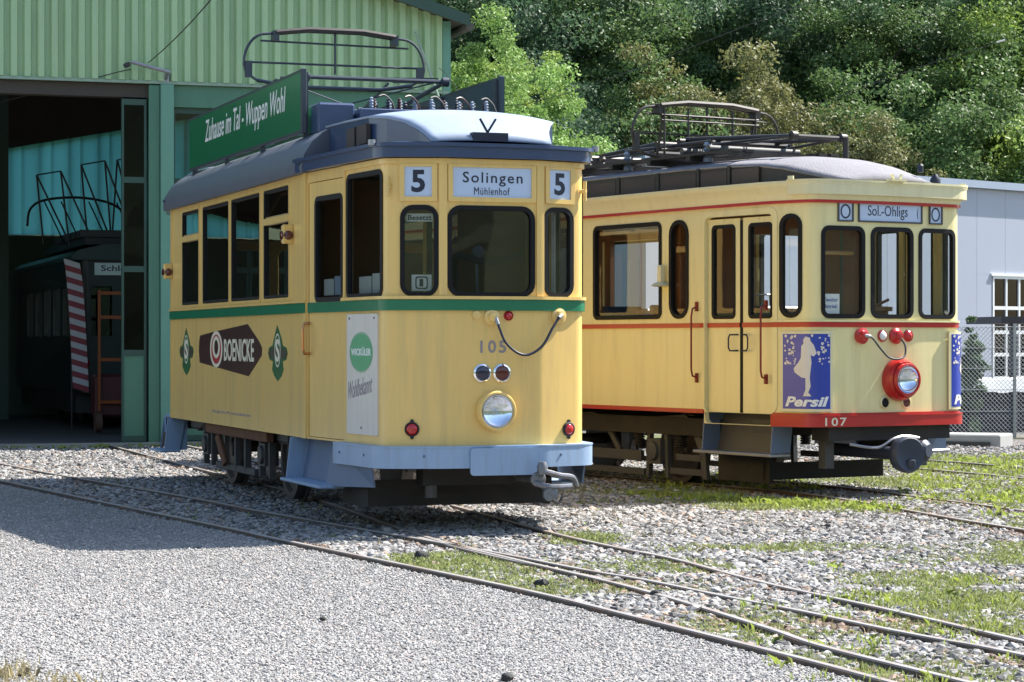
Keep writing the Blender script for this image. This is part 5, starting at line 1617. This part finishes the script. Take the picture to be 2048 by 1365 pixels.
# ================================================================== OVERHEAD WIRES
WIREB = M("overhead_wire", (.03, .03, .032), rough=.5, var=.2)
def owire(pts, lab, r=.006):
    a = Vector(pts[0])
    q = [Vector(p) - a for p in pts]
    o = MB().tube(catmull(q, 6), r, 6).build("overhead_wire", WIREB)
    o.location = a
    return tag(o, lab, "wire", "overhead wires")
def hw(t_, y_, z_): return tuple(hallw(t_, y_, z_))
w1 = owire([hw(-2.6, 1.5, 5.1), hw(-.75, -.2, 5.52), hw(-.2, -.6, 5.72), (-2.4, 22.5, 5.35), (0.4, 10.0, 6.0)], "black wire running up from the depot door over the yellow tram", .008)
w2 = owire([hw(-3.2, -.5, 6.75), hw(-2.1, -.7, 6.95), (-4.0, 24, 6.6)], "thin wire at the top left before the green cladding", .005)
w3 = owire([hw(4.4, -.1, 5.8), (.2, 34, 4.9), (5.0, 30, 6.2), (12, 26, 7.6)], "thin wire crossing the trees toward the upper right", .005)
w4 = owire([hw(4.2, -.15, 5.25), (.5, 36, 3.3), (2.6, 34.5, 4.2), (6.6, 32, 5.55), (12, 29, 6.6)], "lower thin wire over the cream tram's pantograph", .005)
INS = M("wire_insulator_white", (.75, .75, .72), rough=.3, var=.05)
for w, p, d in ((w3, (5.0, 30, 6.2), (1, -.6, .24)), (w4, (6.6, 32, 5.55), (1, -.5, .25))):
    q = Vector(p) - w.location
    MB().tube([q - Vector(d) * .05, q + Vector(d) * .05], .012, 8).build("insulator", INS, w)
# door-side guide arm on the depot: pale rod with clamps
ga = tag(empty("wire_bracket", hw(-.3, -.15, 5.5), HA), "pale steel wire bracket on the depot lintel above the pillar", "bracket")
MB().tube([(-.18, -.1, .2), (.42, -.1, .06)], .028, 8).build("arm", STL, ga, smooth=40)
MB().tube([(.38, -.08, .07), (.38, .1, -.02)], .03, 8).box(.33, .43, .08, .14, -.06, .06).build("mount", STL, ga)
MB().lathe([(.03, 0), (.04, .05), (.03, .1)], (-.3, -.2, .12), (.7, 0, .3), 10).build("clamp", WIREB, ga)
# leaning pale rod at the right end of the facade
rd = tag(empty("pull_rod", hw(4.0, -.12, 0), HA), "thin pale rod slanting down the right end of the depot facade", "rod")
MB().tube([(-.02, -.05, 6.35), (.4, -.05, 5.25)], .02, 6).build("rod", FLASH, rd)

# small dark conifer behind the fence
cm = crown_mesh("crown", 77, 60, 90, .24, .75, .035, .12)
cf = tag(empty("conifer", (8.15, 42.0, 0)), "narrow dark conifer bush behind the chain-link fence", "shrub")
cc = bpy.data.objects.new("crown", cm); COL.objects.link(cc); cc.parent = cf; cc.location = (0, 0, .95)
cc.material_slots[0].link = 'OBJECT'; cc.material_slots[0].material = LEAF["dark"]
MB().cyl((0, 0, -.05), (0, 0, 1.2), .04, 8).build("trunk", BARK, cf)

# ================================================================== STONES, GRASS (nobody could count these)
RS = np.random.RandomState(5)
def poly_x(pts, y):
    a = sorted(pts, key=lambda p: p[1])
    return np.interp(y, [p[1] for p in a], [p[0] for p in a])
GREEN = [(.88, 15.73, .55, .55), (.3, 14.5, .9, .5), (-.4, 15.6, .55, .7), (-.55, 16.3, .4, .4), (2.75, 13.6, .7, .6), (2.6, 14.9, .5, .4), (1.0, 12.2, .6, .35), (1.7, 11.0, .5, .4), (1.35, 13.0, .35, .4),
         (2.2, 17.2, .8, .3), (3.9, 17.0, .9, .5), (3.2, 16.2, .6, .4), (.55, 18.0, .25, .5), (2.0, 22.2, 1.0, .35), (2.5, 21.5, .7, .35), (3.1, 21.0, .5, .3), (4.6, 22.4, .9, .9), (5.4, 24.5, 1.0, 1.4), (6.0, 27.5, 1.4, 2.4),
         (5.6, 30.5, 1.2, 2.0), (3.9, 25.5, .8, .8), (4.8, 19.5, .8, .8), (5.1, 17.8, .6, .8), (2.4, 10.4, .6, .5), (3.2, 12.4, .6, .4), (1.4, 23.6, .8, .5), (0.9, 24.2, .6, .5), (2.35, 12.6, .35, .5)]
GREEN = [(a * GS, b * GS, c * 1.25, d * 1.25) for a, b, c, d in GREEN]
def green_mask(x, y):
    g = np.zeros_like(x)
    for cx, cy, rx, ry in GREEN:
        g = np.maximum(g, 1.25 - ((x - cx) / rx) ** 2 * .7 - ((y - cy) / ry) ** 2 * .7)
    g = g + .45 * smooth_noise(x, y, 5.0, 9) + .3 * smooth_noise(x, y, 13.0, 12)
    return g
ALLR = [R1, R2, R3, R4, R5, R6, R7, R8]
def near_rail(x, y, d):
    m = np.zeros_like(x, bool)
    for r_ in ALLR:
        ok = (y > min(p[1] for p in r_)) & (y < max(p[1] for p in r_))
        m |= ok & (np.abs(x - poly_x(r_, y)) < d)
    return m
def in_view(x, y, pad=.6):
    return (np.abs(x) < y * .2165 + pad)

def stone_object(name, pts, sc, mat, label, sub=1, seed=0, flat=.62):
    me = bpy.data.meshes.new(name)
    me.from_pydata(pts.tolist(), [], [])
    at = me.attributes.new("sc", 'FLOAT', 'POINT'); at.data.foreach_set('value', sc.astype(np.float32))
    o = bpy.data.objects.new(name, me); COL.objects.link(o)
    ng = bpy.data.node_groups.new(name + "_scatter", 'GeometryNodeTree')
    ng.interface.new_socket("Geometry", in_out='INPUT', socket_type='NodeSocketGeometry')
    ng.interface.new_socket("Geometry", in_out='OUTPUT', socket_type='NodeSocketGeometry')
    N, L = ng.nodes, ng.links
    gi = N.new("NodeGroupInput"); go = N.new("NodeGroupOutput")
    join = N.new("GeometryNodeJoinGeometry")
    for k in range(5):
        ico = N.new("GeometryNodeMeshIcoSphere"); ico.inputs['Radius'].default_value = 1; ico.inputs['Subdivisions'].default_value = sub
        sp = N.new("GeometryNodeSetPosition")
        nz = N.new("ShaderNodeTexNoise"); nz.noise_dimensions = '4D'; nz.inputs['W'].default_value = k * 7.3 + seed; nz.inputs['Scale'].default_value = 1.3; nz.inputs['Detail'].default_value = 2
        sb_ = N.new("ShaderNodeVectorMath"); sb_.operation = 'SUBTRACT'; sb_.inputs[1].default_value = (.5, .5, .5)
        ml = N.new("ShaderNodeVectorMath"); ml.operation = 'SCALE'; ml.inputs['Scale'].default_value = 1.7
        L.new(nz.outputs['Color'], sb_.inputs[0]); L.new(sb_.outputs[0], ml.inputs[0]); L.new(ml.outputs[0], sp.inputs['Offset'])
        L.new(ico.outputs['Mesh'], sp.inputs['Geometry'])
        tr = N.new("GeometryNodeTransform"); tr.inputs['Scale'].default_value = (1, .62 + .08 * k, flat)
        L.new(sp.outputs[0], tr.inputs[0])
        sm = N.new("GeometryNodeSetMaterial"); sm.inputs['Material'].default_value = mat
        L.new(tr.outputs[0], sm.inputs[0])
        ti = N.new("GeometryNodeGeometryToInstance"); L.new(sm.outputs[0], ti.inputs[0])
        L.new(ti.outputs[0], join.inputs[0])
    iop = N.new("GeometryNodeInstanceOnPoints")
    L.new(gi.outputs[0], iop.inputs['Points']); L.new(join.outputs[0], iop.inputs['Instance'])
    iop.inputs['Pick Instance'].default_value = True
    ri = N.new("FunctionNodeRandomValue"); ri.data_type = 'INT'
    ri.inputs[4].default_value = 0; ri.inputs[5].default_value = 4
    L.new(ri.outputs[2], iop.inputs['Instance Index'])
    rv = N.new("FunctionNodeRandomValue"); rv.data_type = 'FLOAT_VECTOR'
    rv.inputs[0].default_value = (-.5, -.5, 0); rv.inputs[1].default_value = (.5, .5, 6.28)
    L.new(rv.outputs[0], iop.inputs['Rotation'])
    na = N.new("GeometryNodeInputNamedAttribute"); na.data_type = 'FLOAT'; na.inputs['Name'].default_value = "sc"
    L.new(na.outputs[0], iop.inputs['Scale'])
    L.new(iop.outputs[0], go.inputs[0])
    md = o.modifiers.new("scatter", 'NODES'); md.node_group = ng
    return tag(o, label, None, kind="stuff")

def stone_mat(name, lo, hi, tint):
    m = bpy.data.materials.new(name); m.use_nodes = True
    nt = m.node_tree; N, L = nt.nodes, nt.links
    p = N['Principled BSDF']; p.inputs['Roughness'].default_value = .9; p.inputs['Specular IOR Level'].default_value = .2
    oi = N.new("ShaderNodeObjectInfo")
    cr = N.new("ShaderNodeValToRGB")
    e = cr.color_ramp.elements
    e[0].color = tuple(lo) + (1,); e[1].color = tuple(hi) + (1,)
    e.new(.45).color = tuple((a + b) / 2 for a, b in zip(lo, hi)) + (1,)
    e.new(.9).color = tuple(hi) + (1,); e.new(.93).color = tuple(tint) + (1,); e.new(.96).color = tuple(tint) + (1,)
    L.new(oi.outputs['Random'], cr.inputs[0])
    nz = N.new("ShaderNodeTexNoise"); nz.inputs['Scale'].default_value = 30
    tc = N.new("ShaderNodeTexCoord"); L.new(tc.outputs['Object'], nz.inputs['Vector'])
    mr = N.new("ShaderNodeMapRange"); mr.inputs[3].default_value = .75; mr.inputs[4].default_value = 1.25
    L.new(nz.outputs['Fac'], mr.inputs[0])
    hs = N.new("ShaderNodeHueSaturation"); L.new(mr.outputs[0], hs.inputs['Value']); L.new(cr.outputs[0], hs.inputs['Color'])
    L.new(hs.outputs[0], p.inputs['Base Color'])
    return m
# ballast stones
n = 430000
y = 9.5 + 27 * RS.beta(1.0, 1.5, n); x = RS.uniform(0, 1, n) * (2 * y * .2165 + 3.6) - (y * .2165 + .9)
keep = (x > poly_x(R1, y) + .06) & ~near_rail(x, y, .045) & (green_mask(x, y) < .6 + RS.uniform(-.3, 1.6, n))
# nothing inside the depot
lt = (x + 5.35) * math.cos(HA) + (y - 36) * math.sin(HA); ly = -(x + 5.35) * math.sin(HA) + (y - 36) * math.cos(HA)
keep &= ~((ly > -.35) & (lt < 4.7))
x, y = x[keep], y[keep]
zz = -.09 + .02 * smooth_noise(x, y, 1.6, 2) + RS.uniform(-.01, .012, len(x))
sc = RS.uniform(.014, .036, len(x)) * (1 + .5 * (RS.uniform(0, 1, len(x)) > .93))
rusty = near_rail(x, y, .2) & (smooth_noise(x, y, 2.2, 31) + RS.uniform(-.5, .5, len(x)) > .25)
stone_object("rusty_stones", np.stack([x, y, zz], -1)[rusty], sc[rusty] * .85, stone_mat("rusty_stone", (.10, .07, .055), (.34, .26, .21), (.26, .16, .11)), "rust-stained stones beside the rails", 1, 50)
x, y, zz, sc = x[~rusty], y[~rusty], zz[~rusty], sc[~rusty]
stone_object("ballast_stones", np.stack([x, y, zz], -1), sc, stone_mat("ballast_stone", (.055, .053, .052), (.37, .362, .355), (.32, .24, .19)), "loose grey ballast stones between the tracks", 1, 1)
# fine gravel of the path
n = 520000
y = 9.0 + 20 * RS.beta(1.0, 2.6, n); x = RS.uniform(0, 1, n) * (2 * y * .2165 + 2.3) - (y * .2165 + 1.8)
keep = (x < poly_x(R1, y) - .05)
x, y = x[keep], y[keep]
zz = -.076 + RS.uniform(-.006, .004, len(x))
sc = RS.uniform(.0045, .0105, len(x)) * (1 + .8 * (RS.uniform(0, 1, len(x)) > .985))
stone_object("gravel_chips", np.stack([x, y, zz], -1), sc, stone_mat("gravel_chip", (.215, .21, .207), (.385, .377, .367), (.5, .42, .38)), "fine pale gravel chips on the path", 1, 30)
# a few dark clods lying about, each a thing of its own
random.seed(5)
DKS = M("dark_clod", (.03, .03, .03), rough=.9, var=.4, scale=20)
clods = [(-.63, 16.35, .05, "dark clod of earth beside the long rail near the yellow tram"), (.18, 14.45, .045, "dark clod between the rails below the green moss patch"), (-.02, 10.4, .03, "small dark stone on the gravel path at the lower middle"), (.84, 13.85, .035, "small dark clod near the crossing rails"), (3.2, 13.15, .08, "large dark clod by the right edge of the picture"), (-1.0, 12.6, .02, "tiny dark pebble on the gravel path at left centre")]
for cx, cy, r_, lab in clods:
    m = MB()
    bm = bmesh.new(); bmesh.ops.create_icosphere(bm, subdivisions=2, radius=r_)
    for v_ in bm.verts:
        v_.co *= 1 + .28 * math.sin(v_.co.x * 90 + cx * 9) * math.cos(v_.co.y * 80 + cy) + random.uniform(-.08, .08)
        v_.co.z *= .7
    me = bpy.data.meshes.new("clod"); bm.to_mesh(me); bm.free()
    o = link("clod", me, DKS, None, 40); o.location = (cx * GS, cy * GS, -.055)
    tag(o, lab, "clod", "dark clods lying on the ground")

# grass, moss and weeds
def blades(name, x, y, h, w, mat, label, lean=.5, z0=-.11, leafy=False):
    n = len(x)
    a = RS.uniform(0, 2 * math.pi, n); d = np.stack([np.cos(a), np.sin(a)], -1)
    ph = RS.uniform(0, 2 * math.pi, n); s = np.stack([np.cos(ph), np.sin(ph)], -1)
    l = RS.uniform(.1, 1, n) * lean
    B = np.stack([x, y, np.full(n, z0)], -1)
    mid = B.copy(); mid[:, :2] += d * (l * h * .35)[:, None]; mid[:, 2] += h * .6
    tip = B.copy(); tip[:, :2] += d * (l * h)[:, None]; tip[:, 2] += h * np.clip(1 - l * .35, .3, 1)
    S = np.concatenate([s * w[:, None] / 2, np.zeros((n, 1))], 1)
    k = 1.6 if leafy else .8
    q = np.stack([B - S * (.25 if leafy else 1), B + S * (.25 if leafy else 1), mid + S * k, tip, mid - S * k], 1).reshape(-1, 3)
    me = bpy.data.meshes.new(name)
    me.vertices.add(len(q)); me.vertices.foreach_set('co', q.ravel())
    me.loops.add(5 * n); me.loops.foreach_set('vertex_index', np.arange(5 * n))
    me.polygons.add(n); me.polygons.foreach_set('loop_start', np.arange(0, 5 * n, 5))
    me.update(); me.validate()
    return tag(link(name, me, mat), label, None, kind="stuff")
GR1 = M("moss_grass", (.27, .31, .11), rough=.7, var=.5, scale=2.5, trans=.35, detail=4)
GR2 = M("weed_leaves", (.30, .37, .075), rough=.6, var=.45, scale=3, trans=.4)
GR3 = M("dry_grass", (.33, .28, .15), rough=.8, var=.3, scale=3, trans=.3)
n = 300000
y = 9.5 + 24 * RS.beta(1.0, 1.6, n); x = RS.uniform(-1, 1, n) * (y * .2165 + .6)
g = green_mask(x, y)
keep = (g > .36 + RS.uniform(-.2, .6, n)) & (x > poly_x(R1, y) + .08) & ~near_rail(x, y, .04)
keep[130000:] &= g[130000:] > .6
x, y = x[keep], y[keep]
far = np.clip((y - 10) / 12, 0, 1)
blades("moss_and_grass", x, y, RS.uniform(.022, .042, len(x)) * (1 + .35 * far), RS.uniform(.004, .01, len(x)) * (1 + 1.2 * far), GR1, "low green moss and grass growing between the rails", .9, -.09)
# sparse grass everywhere in the ballast
n = 26000
y = 9.5 + 25 * RS.beta(1.0, 1.4, n); x = RS.uniform(-1, 1, n) * (y * .2165 + .6)
keep = (x > poly_x(R1, y) + .05) & (smooth_noise(x, y, 3.0, 17) + .6 * smooth_noise(x, y, 8.0, 3) > .25) & ~((x < 0) & (y > 19))
x, y = x[keep], y[keep]
blades("dry_grass", x, y, RS.uniform(.02, .08, len(x)), RS.uniform(.004, .01, len(x)), GR3, "thin dry grass in the ballast", .9, -.1)
# leafy weeds: tufts
def tufts(cs, per, spread, h, w, name, mat, label, leafy=True):
    X, Y = [], []
    for cx, cy in cs:
        if cy < 30: cx, cy = cx * GS, cy * GS
        X.append(cx + RS.normal(0, spread, per)); Y.append(cy + RS.normal(0, spread, per))
    X = np.concatenate(X); Y = np.concatenate(Y)
    return blades(name, X, Y, RS.uniform(*h, len(X)), RS.uniform(*w, len(X)), mat, label, 1.0, -.105, leafy)
cs = []
for k in range(90): cs.append((RS.uniform(1.2, 3.4), 0)); cs[-1] = (cs[-1][0], 23.2 - (cs[-1][0] - 1.2) * .95 + RS.normal(0, .22))
for k in range(110): yy = RS.uniform(22, 33); cs.append((yy * RS.uniform(.165, .225), yy))
for k in range(40): yy = RS.uniform(17, 23); cs.append((RS.uniform(4.0, 5.2), yy))
for k in range(40): cs.append((R5[3][0] + RS.uniform(-1.5, 1.5) * .52 - .5, R5[3][1] + RS.uniform(-.5, 2.5)))
tufts(cs, 16, .085, (.03, .12), (.01, .026), "leafy_weeds", GR2, "bright green leafy weeds along the cream tram's track")
cs = [(RS.uniform(1.2, 2.6), RS.uniform(10.2, 14)) for k in range(34)] + [(RS.uniform(2.0, 3.2), RS.uniform(11, 16)) for k in range(30)]
tufts(cs, 22, .05, (.03, .11), (.006, .014), "grass_tufts", GR2, "small grass tufts beside the near rails", False)
cs = [tuple(hallw(RS.uniform(-2.6, .6), -.45 + RS.normal(0, .06), 0))[:2] for k in range(60)] + [tuple(hallw(RS.uniform(.2, 4), -.5 + RS.normal(0, .1), 0))[:2] for k in range(30)]
tufts(cs[::2], 14, .07, (.03, .11), (.008, .018), "threshold_weeds", GR2, "weeds growing along the depot threshold")
cs = [(-2.3 + RS.normal(0, .1), 10.55 + RS.normal(0, .12)) for k in range(12)] + [(-1.95 + RS.normal(0, .06), 10.2 + RS.normal(0, .05)) for k in range(4)]
tufts(cs, 30, .07, (.05, .13), (.004, .008), "path_grass", GR3, "faded grass tuft at the lower left corner of the path", False)
